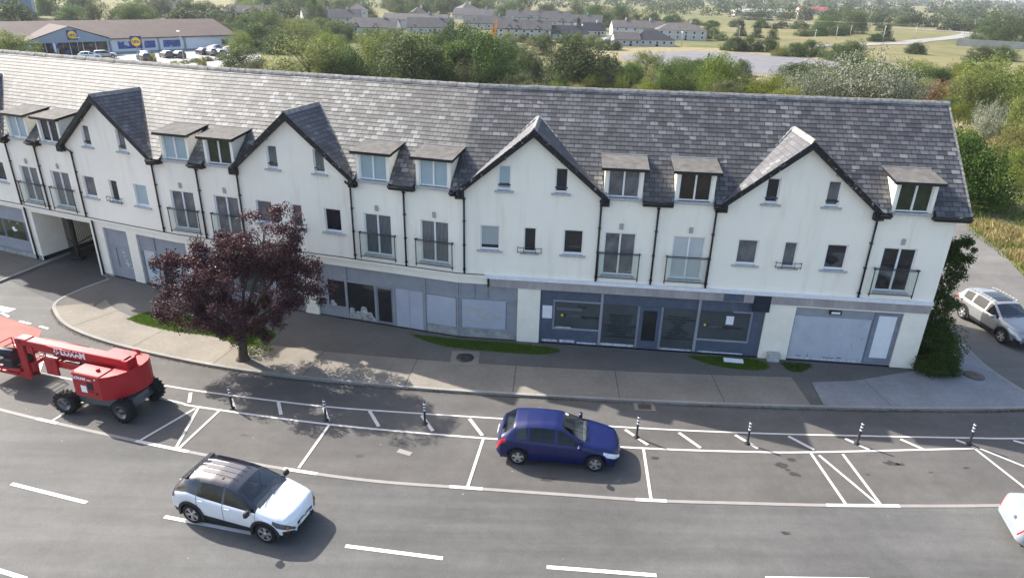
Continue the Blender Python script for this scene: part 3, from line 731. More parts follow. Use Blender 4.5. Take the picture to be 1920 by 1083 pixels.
rows(put, ['GRAPHIC DESIGN', 'CORPORATE BROCHURES', 'BROCHURES', 'FLYERS', 'MENUS', 'LETTERHEADS', 'COMPLIMENT SLIPS', 'BUSINESS CARDS', 'PRESENTATION FOLDERS'], 10.0, 1.72, .135, .118)
put('window_lettering', 'letter_black', lambda k, o_: letters(k, 5.62, 1.42, 'signs.com', .22, 'LEFT')); put('window_lettering', 'letter_black', lambda k, o_: letters(k, 5.45, 1.93, 'Design', .17, 'LEFT'))
put('window_lettering', 'letter_black', lambda k, o_: (letters(k, 11.95, 1.37, 'signs.com', .22, 'LEFT'), ))
put('faded_lettering', 'letter_faded', lambda k, o_: letters(k, 5.6, 1.44, 'creative', .2, 'RIGHT')); put('faded_lettering', 'letter_faded', lambda k, o_: letters(k, 11.92, 1.39, 'creative', .2, 'RIGHT'))
part('logo_dot', 'logo_yellow', [(4.72, 4.82, 1.40, 1.5), (11.12, 11.21, 1.38, 1.48)], Y-.018, Y); part('logo_dot', 'letter_black', [(4.84, 4.95, 1.38, 1.5), (11.23, 11.33, 1.36, 1.48)], Y-.018, Y)
# boarded unit, right of the bend
so, part, put = shopfront('boarded grey shop bay with faint yellow graffiti', 0.02, 2.72, 2.78, 0, 'shop')
part('mullion', 'shop', [(.02, .10, .03, 2.76)], Y-.05, Y); part('board', 'board', [(.14, 2.18, .52, 1.95)], Y-.03, Y); part('transom', 'shop', [(.1, 2.7, .44, .52), (.1, 2.7, 1.95, 2.0)], Y-.04, Y); part('plinth_panel', 'concreteblock', [(.1, 2.7, .0, .44)], Y-.015, Y)
part('panel_joint', 'shopdark', [(.75, .765, 2.0, 2.76), (1.35, 1.365, 2.0, 2.76), (2.185, 2.215, .52, 1.9)], Y-.034, Y); part('frame_strip', 'shop', [(2.2, 2.7, 1.83, 1.88)], Y-.05, Y)
def scrawl(k, o_):
    k.T = FM(0); rr = random.Random(5)
    def loop(cx, cz, rx, rz, a0, a1, n=14):
        pts = [(cx+rx*math.cos(a0+(a1-a0)*i/n), cz+rz*math.sin(a0+(a1-a0)*i/n)*(1+.15*math.sin(3*i))) for i in range(n+1)]
        for p, q in zip(pts, pts[1:]): k.bar((p[0], Y-.034, p[1]), (q[0], Y-.034, q[1]), .004, .026)
    loop(.75, 1.15, .36, .33, .6, 5.9); loop(1.12, 1.28, .25, .22, 1, 6.5); loop(1.42, 1.1, .22, .2, 0, 5); loop(.95, 1.5, .2, .08, 0, 3); loop(1.8, 1.3, .18, .25, 3, 6); loop(.5, 1.45, .14, .12, 0, 4)
put('graffiti', 'graff', scrawl)
# boarded unit, left of the bend
so, part, put = shopfront('grey shop bay with dark broken windows full of sacks', -7.36, -.02, 2.78, 1, 'shop')
part('mullion', 'shop', [(-5.86, -5.74, .03, 2.76), (-1.78, -1.66, .03, 2.76), (-.12, -.02, .03, 2.76), (-4.3, -4.2, .03, 1.98), (-3.34, -3.22, .03, 1.98), (-6.86, -6.78, .58, 1.98)], Y-.05, Y)
part('transom', 'shop', [(-6.86, -3.22, 1.96, 2.04), (-6.8, -5.86, .52, .60)], Y-.045, Y)
part('window_pane', 'glass_dark', [(-6.78, -5.86, .60, 1.96)], Y-.012, Y); part('window_pane', 'glass_dark', [(-5.74, -4.3, .06, 1.96)], Y-.012, Y); part('door_pane', 'glass_dark', [(-4.12, -3.42, .14, 1.86)], Y-.012, Y)
part('door', 'shopdark', [(-4.2, -4.12, .04, 1.94), (-3.42, -3.34, .04, 1.94), (-4.12, -3.42, .04, .14), (-4.12, -3.42, 1.86, 1.94)], Y-.03, Y)
part('board', 'board', [(-3.2, -1.8, .02, 1.98)], Y-.03, Y); part('board', 'board', [(-1.62, -.16, .46, 1.94)], Y-.03, Y); part('plinth_panel', 'concreteblock', [(-1.62, -.14, 0, .45)], Y-.015, Y)
part('panel_joint', 'shopdark', [(-1.64, -.14, .445, .46), (-1.64, -.14, 1.945, 1.96), (-2.5, -2.49, .02, 1.98), (-.15, -.135, .46, 1.95)], Y-.034, Y)
def sacks(k, o_, one):
    k.T = FM(SEG[1][2], 0, 0, 1); rr = random.Random(9)
    for (cx, w, h) in ((-5.5, .28, .75), (-5.15, .3, .55), (-4.85, .34, .95), (-4.55, .26, .6), (-6.55, .2, .95)):
        if cx != one: continue
        zb = .07 if cx > -5.9 else .6; h *= .85; w *= .8
        if cx < -5.9: h -= .5
        n = 7; P_ = []
        for i in range(n):
            t = i/(n-1); P_.append((cx-L1*0+o_+ (t-.5)*2*w + rr.uniform(-.05, .05), zb + h*(1-abs(t-.45)**1.3*1.6)*rr.uniform(.85, 1.1)))
        poly = [(P_[0][0], zb)] + [(x, max(zb+.03, z)) for x, z in P_] + [(P_[-1][0], zb)]
        A = [k.pt((x, Y-.018, z)) for x, z in poly]; B = [k.pt((x*.9+(cx+o_)*.1, Y-.04, z*.94)) for x, z in poly]
        k.face(B)
        for i in range(len(A)): k.face([A[i], A[(i+1)%len(A)], B[(i+1)%len(A)], B[i]])
SK = simple('sack_plastic', (.34, .35, .34), .7, .3, .6, 7)
for cx_ in (-5.5, -5.15, -4.85, -4.55, -6.55): put('rubble_sack', SK, lambda k, o_, c=cx_: sacks(k, o_, c))
# units behind the copper tree and to the left
so, part, put = shopfront(None, -14.1, -8.1, 2.8, 1, 'shop')
part('mullion', 'shop', [(-12.1, -12.0, .03, 2.78), (-10.2, -10.1, .03, 2.78)], Y-.05, Y); part('window_pane', 'glass_shop', [(-13.9, -12.2, .6, 1.95), (-11.9, -10.3, .6, 1.95)], Y-.012, Y); part('board', 'board', [(-10.0, -8.3, .1, 1.95)], Y-.03, Y)
so, part, put = shopfront('grey shop unit with pale papered windows and cyan stickers', -18.1, -L1, 2.8, 2, 'shop')
part('mullion', 'shopdark', [(-17.0, -16.95, .03, 2.78), (-17.98, -17.9, .03, 2.0)], Y-.04, Y); part('transom', 'shop', [(-18.05, -15.2, 1.95, 2.02)], Y-.045, Y)
part('window_pane', 'glass_white', [(-17.88, -17.02, .1, 1.94)], Y-.012, Y); part('door_pane', 'glass_dark', [(-16.7, -15.95, .2, 1.85)], Y-.012, Y); part('door', 'shop', [(-16.9, -16.7, .04, 1.94), (-15.95, -15.8, .04, 1.94)], Y-.03, Y); part('window_pane', 'glass_white', [(-15.75, -15.2, .1, 1.94)], Y-.012, Y)
def st(k, o_):
    k.T = FM(SEG[2][2], 0, 0, 2)
    q = [(-17.72, 1.38), (-17.25, 1.3), (-17.15, .95), (-17.25, .62), (-17.5, .68), (-17.62, 1.0)]
    k.poly([(x+o_, Y-.02, z) for x, z in q]); 
def st2(k, o_, i):
    k.T = FM(SEG[2][2], 0, 0, 2); x = -16.6 + i*.16; k.bar((x+o_, Y-.02, 1.25), (x+.1+o_, Y-.02, 1.75), .006, .05)
put('window_sticker', 'sticker_cyan', st)
for i in range(4): put('window_sticker', 'sticker_cyan', lambda k, o_, i=i: st2(k, o_, i))
so, part, put = shopfront(None, -L1, -14.75, 2.8, 1, 'shop')
so, part, put = shopfront('narrow grey shop unit with white scribbled board', -20.5, -18.78, 2.82, 2, 'shop')
part('transom', 'shop', [(-20.45, -18.8, 1.78, 1.85), (-20.45, -18.8, .52, .6)], Y-.035, Y); part('mullion', 'shopdark', [(-19.95, -19.91, .62, 1.74)], Y-.03, Y)
def scr2(k, o_):
    k.T = FM(SEG[2][2], 0, 0, 2); rr = random.Random(2)
    for (x, z, dx, dz) in ((-19.45, 1.62, .1, -.1), (-19.4, 1.5, .1, .02), (-19.35, 1.15, .1, -.08), (-19.25, 1.05, .05, -.2), (-19.4, .95, .18, -.1), (-19.15, .85, .1, .12), (-19.3, .7, .12, .1), (-19.05, .72, .1, -.05), (-19.42, 1.3, .12, .04)):
        k.bar((x+o_, Y-.026, z), (x+dx+o_, Y-.026, z+dz), .006, .03)
put('chalk_scribble', 'letter_white', scr2)
so, part, put = shopfront('blue-grey shop unit with dark window and small white transfers', -34.0, -26.78, 2.95, 2, 'shop')
part('window_pane', 'glass_green', [(-28.85, -27.15, .95, 2.1)], Y-.012, Y); part('window_pane', 'glass_green', [(-30.8, -29.0, .95, 2.1)], Y-.012, Y); part('transom', 'shop', [(-33, -26.9, .86, .95), (-33, -26.9, 2.1, 2.16)], Y-.04, Y); part('mullion', 'shopdark', [(-27.1, -27.06, .9, 2.1), (-28.98, -28.9, .9, 2.1)], Y-.04, Y)
part('window_transfer', 'letter_white', [(-28.2, -28.0, 1.42, 1.68), (-28.28, -28.12, 1.52, 1.6), (-28.0, -27.85, 1.45, 1.55), (-28.4, -28.34, 1.95, 2.0), (-27.7, -27.64, 1.92, 1.98)], Y-.016, Y)

# ---------------------------------------------------------------- ground, roads, pavements
def sheet(name, poly, z, mat, parent=None):
    m = MB(); m.poly([(x, y, z) for x, y in poly], 0)
    me_o = m.build(name, mat, parent)
    if me_o.data.polygons[0].normal.z < 0: me_o.data.flip_normals()
    return me_o
def smooth_line(pts, n=6):
    out = []
    for i in range(len(pts)-1):
        p0 = pts[max(0, i-1)]; p1 = pts[i]; p2 = pts[i+1]; p3 = pts[min(len(pts)-1, i+2)]
        for k in range(n):
            t = k/n; f = lambda a, b, c, d: .5*(2*b + (c-a)*t + (2*a-5*b+4*c-d)*t*t + (3*b-3*c+d-a)*t**3)
            out.append((f(p0[0], p1[0], p2[0], p3[0]), f(p0[1], p1[1], p2[1], p3[1])))
    return out + [pts[-1]]
def offset_line(pts, d):
    out = []
    for i, p in enumerate(pts):
        a = Vector(pts[max(0, i-1)]); b = Vector(pts[min(len(pts)-1, i+1)]); t = (b-a).normalized()
        out.append((p[0]-t.y*d, p[1]+t.x*d))
    return out
def ribbon(mb, pts, w, z, m=0):
    a = offset_line(pts, w/2); b = offset_line(pts, -w/2)
    A = [mb.pt((x, y, z)) for x, y in a]; B = [mb.pt((x, y, z)) for x, y in b]
    for i in range(len(pts)-1): mb.face([B[i], B[i+1], A[i+1], A[i]], m)

# base terrain: one sheet to the horizon, low rises far away
m = MB(); rings = [0, 30, 70, 120, 180, 260, 360, 500, 700, 950, 1300, 1800, 2500, 3500, 5000]; NS = 72
idx = []
for r_ in rings:
    row = []
    for i in range(NS):
        a = 2*math.pi*i/NS; x, y = r_*math.cos(a), 60 + r_*math.sin(a)
        far = max(0, r_-900)/1500
        z = -.2 + (far*6*(1+noise.noise((x*.0011, y*.0011, 3.1)))) - (0 if r_ < 3000 else 0)
        row.append(m.pt((x, y, z)))
        if r_ == 0: break
    idx.append(row)
for i in range(NS): m.face([idx[0][0], idx[1][i], idx[1][(i+1)%NS]], 0, True)
for k in range(1, len(rings)-1):
    for i in range(NS): m.face([idx[k][i], idx[k+1][i], idx[k+1][(i+1)%NS], idx[k][(i+1)%NS]], 0, True)
tag(m.build('ground', 'meadow'), kind='structure')

ZR = -.10
KERB = smooth_line([(-22.06, 33.95), (-22.75, 32.5), (-23.05, 30.9), (-22.25, 29.6), (-20.7, 28.2), (-18.2, 26.9), (-14.8, 25.7), (-11.4, 24.8), (-7.9, 24.2), (-3.4, 23.7), (1.0, 23.4), (5.3, 23.2), (9.5, 23.1), (13.8, 23.1), (17.5, 23.2), (20.6, 23.38), (21.5, 23.55), (21.85, 24.1), (21.7, 25.0), (21.45, 26.8), (21.75, 29.3), (22.3, 31.7), (22.7, 36.5)], 5)
EDGE = smooth_line([(-32, 26.5), (-24, 23.2), (-19.3, 21.6), (-16.2, 20.7), (-11.7, 19.5), (-7.6, 18.6), (-4.5, 18.1), (-1.4, 17.88), (1.7, 17.68), (4.7, 17.5), (7.8, 17.48), (11.1, 17.5), (16.3, 17.7), (24, 18.3), (40, 20)], 5)
road = sheet('road', [(-90, -40), (90, -40), (90, 22), (40, 24), (24, 24), (23.5, 40), (-23, 45), (-28, 45), (-30, 40), (-90, 60)], ZR, 'road_asphalt'); tag(road, kind='structure')
kf = [p for p in KERB if p[0] > -22.3 and p[1] < 29.8][:]
bay = sheet('parking_lane', [p for p in EDGE if -30 <= p[0] <= 30] + [(30, 23.3), (21.9, 23.4)] + [p for p in reversed(KERB) if p[1] < 29.5 and p[0] < 21.6] + [(-24.5, 29.3), (-30, 32)], ZR+.004, 'bay_asphalt'); tag(bay, kind='structure')
tag(sheet('driveway', [(-26.95, 35.2), (-26.5, 37.0), (-26.0, 41), (-24.6, 44.5), (-20.5, 43), (-21.4, 36), (-22.1, 34.0), (-22.75, 32.5), (-23.05, 31.0), (-25.0, 32.2), (-27.4, 33.7)], ZR+.006, 'dark_asphalt'), kind='structure')
tag(sheet('bus_lane', [(-30, 33.2), (-24.9, 29.45), (-21.9, 28.05), (-21.4, 27.0), (-22.1, 25.9), (-24.5, 26.6), (-31, 29.5)], ZR+.010, 'red_asphalt'), kind='structure')
tag(sheet('side_road', [(21.4, 24.2), (21.2, 26.8), (21.5, 29.3), (22.1, 31.7), (22.4, 36.5), (20, 47), (6, 56), (8, 62), (24, 58), (33.7, 49.6), (32.4, 43), (30.7, 37.9), (31.5, 32), (40, 26), (40, 23)], ZR+.005, 'side_asphalt'), kind='structure')
# pavements
front = [F(SEND, 0, .12, 0), F(0, 0, .12, 0), F(-L1, 0, .12, 1), F(-21.35, 0, .12, 2)]
pv = MB(); poly = KERB + [(18.6, 36.5)] + [(p.x, p.y) for p in front]
pv.prism(poly, ZR-.05, 0.0, 0, 1); tag(pv.build('pavement', ['pave_tar', 'kerb']), kind='structure')
lp = [(-27.47, 33.26), (-26.97, 35.12), (-26.53, 37.06), (-26.1, 39.5), (-25.6, 43), (-26.4, 43.4)] + [(F(s, 0, .12, 2).x, F(s, 0, .12, 2).y) for s in (-26.15, -40)] + [(-46, 41.5), (-30.5, 31.9), (-28.3, 32.0)]
pv = MB(); pv.prism(lp, ZR-.05, 0.0, 0, 1); tag(pv.build('pavement', ['pave_tar', 'kerb']), kind='structure')
strip_pts = [p for p in KERB if p[1] < 30.5 and p[0] < 12.9 and (p[0] > -23)]
inner_ = offset_line(strip_pts, 2.3)
inner_ = [q for q in inner_]; inner_[0] = (-21.1, 30.9); inner_[1] = (-20.8, 30.4)
path = sheet('footpath', strip_pts + inner_[::-1], .004, 'pave_concrete'); tag(path, kind='structure')
newc = sheet('footpath', [(12.85, 25.0), (12.65, 23.3)] + [p for p in KERB if p[0] > 13 and p[1] < 31.9] + [(20.4, 31.9), (18.95, 27.0), (18.4, 26.35), (17.2, 26.0), (16.0, 25.6), (14.7, 25.2)], .004, 'pave_new'); tag(newc, kind='structure')
jm = MB(); acc = 0; last = strip_pts[0]; nxt = 3.0
for i in range(1, len(strip_pts)-1):
    p = strip_pts[i]; acc += math.dist(p, last); last = p
    if acc > nxt and i > 4:
        q = offset_line(strip_pts, 2.3)[i]; ribbon(jm, [p, q], .03, .009); nxt = acc + 3.9
for a_, b_ in (((12.8, 25.0), (12.62, 23.2)), ((15.2, 25.35), (15.4, 23.15)), ((20.4, 31.9), (22.3, 31.5)), ((21.2, 29.0), (19.7, 29.2))): ribbon(jm, [a_, b_], .025, .009)
ribbon(jm, offset_line(strip_pts, 2.31)[8:], .03, .008)
jm.build('paving_joint', 'joint', path)
km = MB(); ribbon(km, offset_line(KERB, .07), .15, .012); km.build('kerb_edge', 'kerb', path)
km = MB(); ribbon(km, [(-27.54, 33.26), (-27.04, 35.12), (-26.6, 37.06), (-26.17, 39.5)], .13, .012); km.build('kerb_edge', 'kerb', path)
# gutter dirt and leaf litter along the kerb
lm = MB(); rr = random.Random(11)
for i in range(2600):
    k = rr.randrange(12, len(KERB)-14); t = rr.random(); p = KERB[k]; q = KERB[k+1]
    x = p[0]+(q[0]-p[0])*t; y = p[1]+(q[1]-p[1])*t - abs(rr.gauss(0, .07)) - .01
    s_ = rr.uniform(.012, .04); a = rr.random()*6.28
    lm.poly([(x+s_*math.cos(a+j*1.57), y+s_*math.sin(a+j*1.57), ZR+.008+rr.uniform(0, .012)) for j in range(4)], 0 if rr.random() < .8 else 1)
tag(lm.build('leaf_litter', ['bark', 'leaf_rust'], fix=False), kind='stuff')
wd = MB()
for i in range(70):
    k = rr.randrange(40, len(KERB)-30); p = KERB[k]; q = KERB[k+1]; t = rr.random()
    x = p[0]+(q[0]-p[0])*t; y = p[1]+(q[1]-p[1])*t - .03; n = rr.randrange(4, 14)
    for j in range(n):
        a = rr.random()*6.28; l = rr.uniform(.05, .13); w = .012
        wd.poly([(x+w*math.sin(a), y-w*math.cos(a), ZR), (x-w*math.sin(a), y+w*math.cos(a), ZR), (x+l*math.cos(a)*.7, y+l*math.sin(a)*.7, ZR+l)], 0)
tag(wd.build('kerb_weeds', 'leaf_bush', fix=False), kind='stuff')

# painted markings, all on the road
ZM = ZR + .012
mk = MB(); ribbon(mk, EDGE, .14, ZM); mk.build('worn_edge_line', 'line_worn', road)
mk = MB()
def at_edge(x):
    for p, q in zip(EDGE, EDGE[1:]):
        if p[0] <= x <= q[0]: t = (x-p[0])/(q[0]-p[0]); return (x, p[1]+(q[1]-p[1])*t)
for a_, b_ in ((-17.6, -16.7), (-13.3, -11.2), (-7.6, -6.4), (-1.9, -.8), (4.2, 5.2), (10.4, 12.8)):
    ribbon(mk, [at_edge(a_+(b_-a_)*i/4) for i in range(5)], .15, ZM+.004)
INNER = smooth_line([(-24, 26.0), (-21.0, 24.75), (-18.9, 24.1), (-17.6, 23.75), (-13.1, 22.45), (-12.0, 22.12), (-6.7, 21.2), (-.9, 20.6), (4.8, 20.25), (8.6, 20.2), (11.0, 20.27), (17.2, 20.75)], 5)
OUTER = smooth_line([(-22.3, 26.65), (-20.7, 25.95), (-19.9, 25.6), (-16.0, 24.15), (-13.7, 23.5), (-10.9, 22.95), (-7.0, 22.35), (-3.2, 22.05), (-.1, 21.85), (4.6, 21.5), (9.0, 21.35), (13.0, 21.35), (17.5, 21.4), (19.5, 21.45), (30, 21.9)], 5)
ribbon(mk, INNER, .10, ZM+.004); ribbon(mk, OUTER, .09, ZM+.004)
for a_, b_ in (((-6.7, 21.2), (-7.1, 18.65)), ((-.9, 20.6), (-1.3, 17.9)), ((4.9, 20.2), (4.7, 17.5)), ((10.95, 20.2), (11.05, 17.5)), ((12.1, 20.2), (12.2, 17.5)), ((11.2, 20.1), (12.1, 17.6)), ((17.2, 20.72), (17.7, 18.0)), ((17.15, 21.0), (19.2, 18.9)),
               ((-12.0, 22.1), (-11.7, 19.5)), ((-12.1, 22.0), (-13.2, 19.85)), ((-11.1, 22.0), (-11.6, 19.5)), ((-16.35, 22.9), (-17.0, 20.85))): ribbon(mk, [a_, b_], .10, ZM+.008)
for a_, b_ in (((-9.1, 22.65), (-8.7, 21.75)), ((-7.2, 22.3), (-6.8, 21.4)), ((-5.4, 22.15), (-4.85, 21.15)), ((-3.35, 21.95), (-2.8, 20.95)), ((-1.5, 21.8), (-.95, 20.75)), ((4.4, 21.35), (5.1, 20.45)), ((6.4, 21.25), (7.0, 20.35)), ((8.5, 21.2), (9.1, 20.4)), ((10.5, 21.2), (11.15, 20.4)), ((12.6, 21.15), (13.2, 20.5)), ((14.7, 21.2), (15.3, 20.55)), ((16.8, 21.25), (17.4, 20.75)), ((19.0, 21.3), (19.7, 20.9)),
               ((-20.1, 25.3), (-19.65, 24.35)), ((-12.75, 23.1), (-12.5, 22.4)), ((-11.0, 22.75), (-10.6, 22.05))): ribbon(mk, [a_, b_], .13, ZM+.008)
mk.build('bay_marking', 'line_white', road)
mk = MB()
for a_, b_ in (((-16.1, 17.5), (-13.2, 16.72)), ((-10.5, 16.2), (-7.6, 15.6)), ((-4.7, 15.2), (-1.8, 14.82)), ((1.2, 14.6), (4.3, 14.4)), ((7.4, 14.4), (10.4, 14.45)), ((-16.9, 14.8), (-13.1, 13.7)), ((-10.4, 13.0), (-7.4, 12.4))): ribbon(mk, [a_, b_], .13, ZM)
mk.build('lane_dash', 'line_fresh', road)
mk = MB()
for a_, b_, w in (((-24.95, 29.7), (-24.3, 29.3), .12), ((-23.5, 28.88), (-22.8, 28.62), .12), ((-22.25, 28.42), (-21.7, 28.2), .12), ((-26.0, 30.35), (-24.6, 29.95), .45)): ribbon(mk, [a_, b_], w, ZM+.006)
mk.build('lane_dash', 'line_fresh', road)
# oil stains and tyre scuffs on the bays
MT['oil'] = simple('oil_stain_tar', (.042, .038, .036), .6, .3, .3, 5)
rr = random.Random(21)
for cx, cy, s_ in ((9.6, 19.5, .20), (9.9, 19.0, .16), (10.1, 19.8, .13), (9.75, 19.25, .09), (13.6, 19.75, .20), (13.95, 19.7, .12), (16.2, 19.6, .10), (5.2, 19.7, .12), (12.5, 19.1, .07), (8.6, 16.2, .10), (1.4, 18.4, .18), (-5.2, 19.4, .14), (-9.6, 20.4, .12), (14.8, 19.3, .06)):
    n = 11; a0 = rr.random()
    om = MB(); om.poly([(cx+s_*rr.uniform(.5, 1.15)*math.cos(6.283*i/n+a0)*1.5, cy+s_*rr.uniform(.4, 1.0)*math.sin(6.283*i/n+a0), ZR+.008) for i in range(n)]); o = om.build('oil_stain', 'oil', road, fix=False)
# a letter patch in the bay
mk = MB(); ribbon(mk, [(-3.9, 19.75), (-3.4, 19.55)], .22, ZM+.004); mk.build('worn_patch', 'line_worn', road)

# grass plots on the pavement
def lawn(poly, n, seed, lo=.04, hi=.10):
    m = MB(); rr = random.Random(seed); m.poly([(x, y, .012) for x, y in poly], 0)
    xs = [p[0] for p in poly]; ys = [p[1] for p in poly]; c = 0
    def inside(x, y):
        r = False; j = len(poly)-1
        for i in range(len(poly)):
            if (poly[i][1] > y) != (poly[j][1] > y) and x < (poly[j][0]-poly[i][0])*(y-poly[i][1])/(poly[j][1]-poly[i][1])+poly[i][0]: r = not r
            j = i
        return r
    while c < n:
        x, y = rr.uniform(min(xs), max(xs)), rr.uniform(min(ys), max(ys))
        if not inside(x, y): continue
        c += 1; x += rr.gauss(0, .05); y += rr.gauss(0, .05); h = rr.uniform(lo, hi); a = rr.random()*6.28; w = rr.uniform(.008, .016); l = rr.uniform(0, .6)*h
        b = rr.random()*6.28
        m.poly([(x+w*math.cos(a), y+w*math.sin(a), .01), (x-w*math.cos(a), y-w*math.sin(a), .01), (x+l*math.cos(b), y+l*math.sin(b), h)], 1)
    o = m.build('grass', ['lawn', 'leaf_grass'], fix=False); o.data.polygons[0].normal
    if o.data.polygons[0].normal.z < 0: pass
    tag(o, kind='stuff'); return o
lawn(smooth_line([(-18.5, 29.2), (-17.9, 29.95), (-16.3, 29.8), (-14.3, 29.3), (-12.4, 28.8), (-11.0, 28.1), (-11.2, 27.2), (-12.1, 26.85), (-13.7, 27.7), (-15.6, 28.05), (-17.4, 28.65), (-18.5, 29.2)], 3), 16000, 1)
lawn(smooth_line([(-4.8, 28.4), (-2.4, 28.0), (.1, 27.75), (2.2, 27.3), (1.5, 26.8), (-.4, 26.9), (-3.1, 27.35), (-4.8, 28.4)], 3), 7000, 2)
lawn(smooth_line([(8.0, 27.0), (9.5, 27.0), (11.1, 26.8), (11.4, 26.1), (10.3, 25.9), (8.8, 26.3), (8.0, 27.0)], 3), 4000, 3)
lawn(smooth_line([(12.1, 26.6), (13.4, 26.5), (12.7, 25.85), (12.2, 25.95), (12.1, 26.6)], 3), 1500, 4)

# manhole covers, drain, rubbish
def manhole(x, y, r, label):
    t = empty('manhole_cover', (x, y, .0), 0, label, 'manhole cover'); m = MB()
    m.box(-r*1.55, r*1.55, -r*1.5, r*1.5, .0, .012); m.build('surround', 'pave_concrete', t)
    m = MB(); m.lathe([(.012, .001), (.019, .001), (.019, r), (.012, r)], 24, axis='z')
    for i in range(-4, 5): m.box(-r*.8, r*.8, i*r*.19-.01, i*r*.19+.01, .019, .024)
    m.build('lid', 'steel', t)
manhole(-2.0, 26.3, .40, 'round manhole lid in a pale square surround, on the pavement below the boarded shop')
t = empty('manhole_cover', (20.3, 25.9, .004), 0, 'round brown manhole lid set in the newer concrete by the corner shrub', 'manhole cover'); m = MB(); m.lathe([(.0, .001), (.012, .001), (.012, .42), (.0, .42)], 24, axis='z'); m.build('lid', simple('rusty_lid', (.09, .075, .065), .8), t)
t = empty('drain_grate', (5.4, 22.93, ZR), rad(-2), 'iron gutter drain grate in a pale frame beside the kerb', 'drain grate'); m = MB()
m.box(-.42, .42, -.26, -.19, 0, .02); m.box(-.42, .42, .19, .25, 0, .02); m.box(-.42, -.26, -.19, .19, 0, .02); m.box(.26, .42, -.19, .19, 0, .02); m.build('frame', 'pave_concrete', t)
m = MB()
for i in range(9): m.box(-.25+i*.06, -.225+i*.06, -.19, .19, .004, .016)
m.box(-.26, .26, -.01, .01, .006, .014); m.build('bars', simple('rusty_iron', (.07, .045, .035), .8), t); m = MB(); m.box(-.26, .26, -.19, .19, .0, .003); m.build('pit', 'letter_black', t)
m = MB(); m.T = Matrix.Translation((9.95, 26.55, .06)) @ Matrix.Rotation(rad(-8), 4, 'Z') @ Matrix.Rotation(rad(6), 4, 'X'); m.box(-.42, .42, -.14, .14, 0, .05); m.box(-.1, .36, -.05, .0, .05, .056)
tag(m.build('plank', 'poster_white'), 'white board lying on the grass below the dark blue shop', 'board')
t = empty('utility_box', FM(14.3, 0, -.16).translation, math.atan2(fr(5, 0)[1].y, fr(5, 0)[1].x), 'small grey meter box at the foot of the pale pillar left of the end shop', 'meter box'); m = MB(); m.bbox(-.26, .26, -.15, .13, 0, .40, .02); m.build('cabinet', 'vent', t); m = MB(); m.box(-.22, .22, -.165, -.151, .05, .34); m.build('door', 'sill', t)

# bollards
bm_ = MB(); bm_.lathe([(0, .001), (0, .11), (.03, .11), (.035, .05), (.04, .042), (.92, .042), (.95, .036), (.955, .001)], 14, axis='z')
bw = MB()
for z in (.58, .71, .84): bw.lathe([(z, .0425), (z, .0445), (z+.065, .0445), (z+.065, .0425)], 14, axis='z')
places = ['first bollard from the left, beside the boom lift', 'second bollard from the left, standing in the tree shadow', 'third bollard from the left, right of the tree shadow', 'bollard just ahead of the blue car', 'second bollard after the blue car bonnet', 'third bollard after the blue car bonnet', 'last bollard at the right, by the corner footpath']
b0 = None
for (x, y), l in zip([(-10.7, 22.1), (-6.9, 21.45), (-3.15, 21.4), (4.75, 20.9), (8.8, 20.7), (12.9, 20.85), (17.15, 21.0)], places):
    if b0 is None:
        b0 = empty('bollard', (x, y, ZR+.004)); bm_.build('post', 'plastic', b0); bw.build('reflective_bands', 'letter_white', b0); o = b0
    else: o = copy_tree(b0, None, (x, y, ZR+.004), R.random()*3)
    o.rotation_euler = (rad(R.uniform(-2, 2)), rad(R.uniform(-2, 2)), R.random()*3)
    tag(o, 'black flexible post with white bands, ' + l, 'bollard', 'flexible bollards along the parking bays')

# passage gate
g = empty('metal_gate', FM(-24.6, 0, 1.1).translation, 0, 'black barred metal gate standing open inside the arch passage', 'gate')
def leaf_gate(p, q, h, nm):
    m = MB(); p = Vector(p); q = Vector(q); d = (q-p)
    for z in (.12, .95, h-.05): m.bar(p+Vector((0,0,z)), q+Vector((0,0,z)), .035, .045)
    n = int(d.length/.14)
    for i in range(n+1): m.tube(p+d*i/n+Vector((0,0,.08)), p+d*i/n+Vector((0,0,h)), .012, n=5)
    o = m.build(nm, 'black', g, mw=g.matrix_basis.inverted())
B0 = F(-24.6, -.06, 1.1)
leaf_gate(F(-24.5, -.06, 1.2), F(-25.75, -.06, 4.4), 2.5, 'gate_leaf'); leaf_gate(F(-24.75, -.06, 1.1), F(-25.85, -.06, 1.5), 2.3, 'gate_leaf')
m = MB(); p = F(-24.6, -.08, 1.1); m.T = Matrix.Translation(p); m.box(-.09, .09, -.09, .09, 0, 2.6); m.box(-.28, .28, -.22, .22, 0, .14); m.tube((0, 0, 2.55), (-.85, -.15, 2.8), .03); m.tube((0, 0, 2.55), (.6, .3, 2.8), .03); m.lathe([(2.6, .001), (2.62, .12), (2.72, .12), (2.74, .001)], 10, axis='z')
m.build('gate_post', 'black', g, mw=g.matrix_basis.inverted())

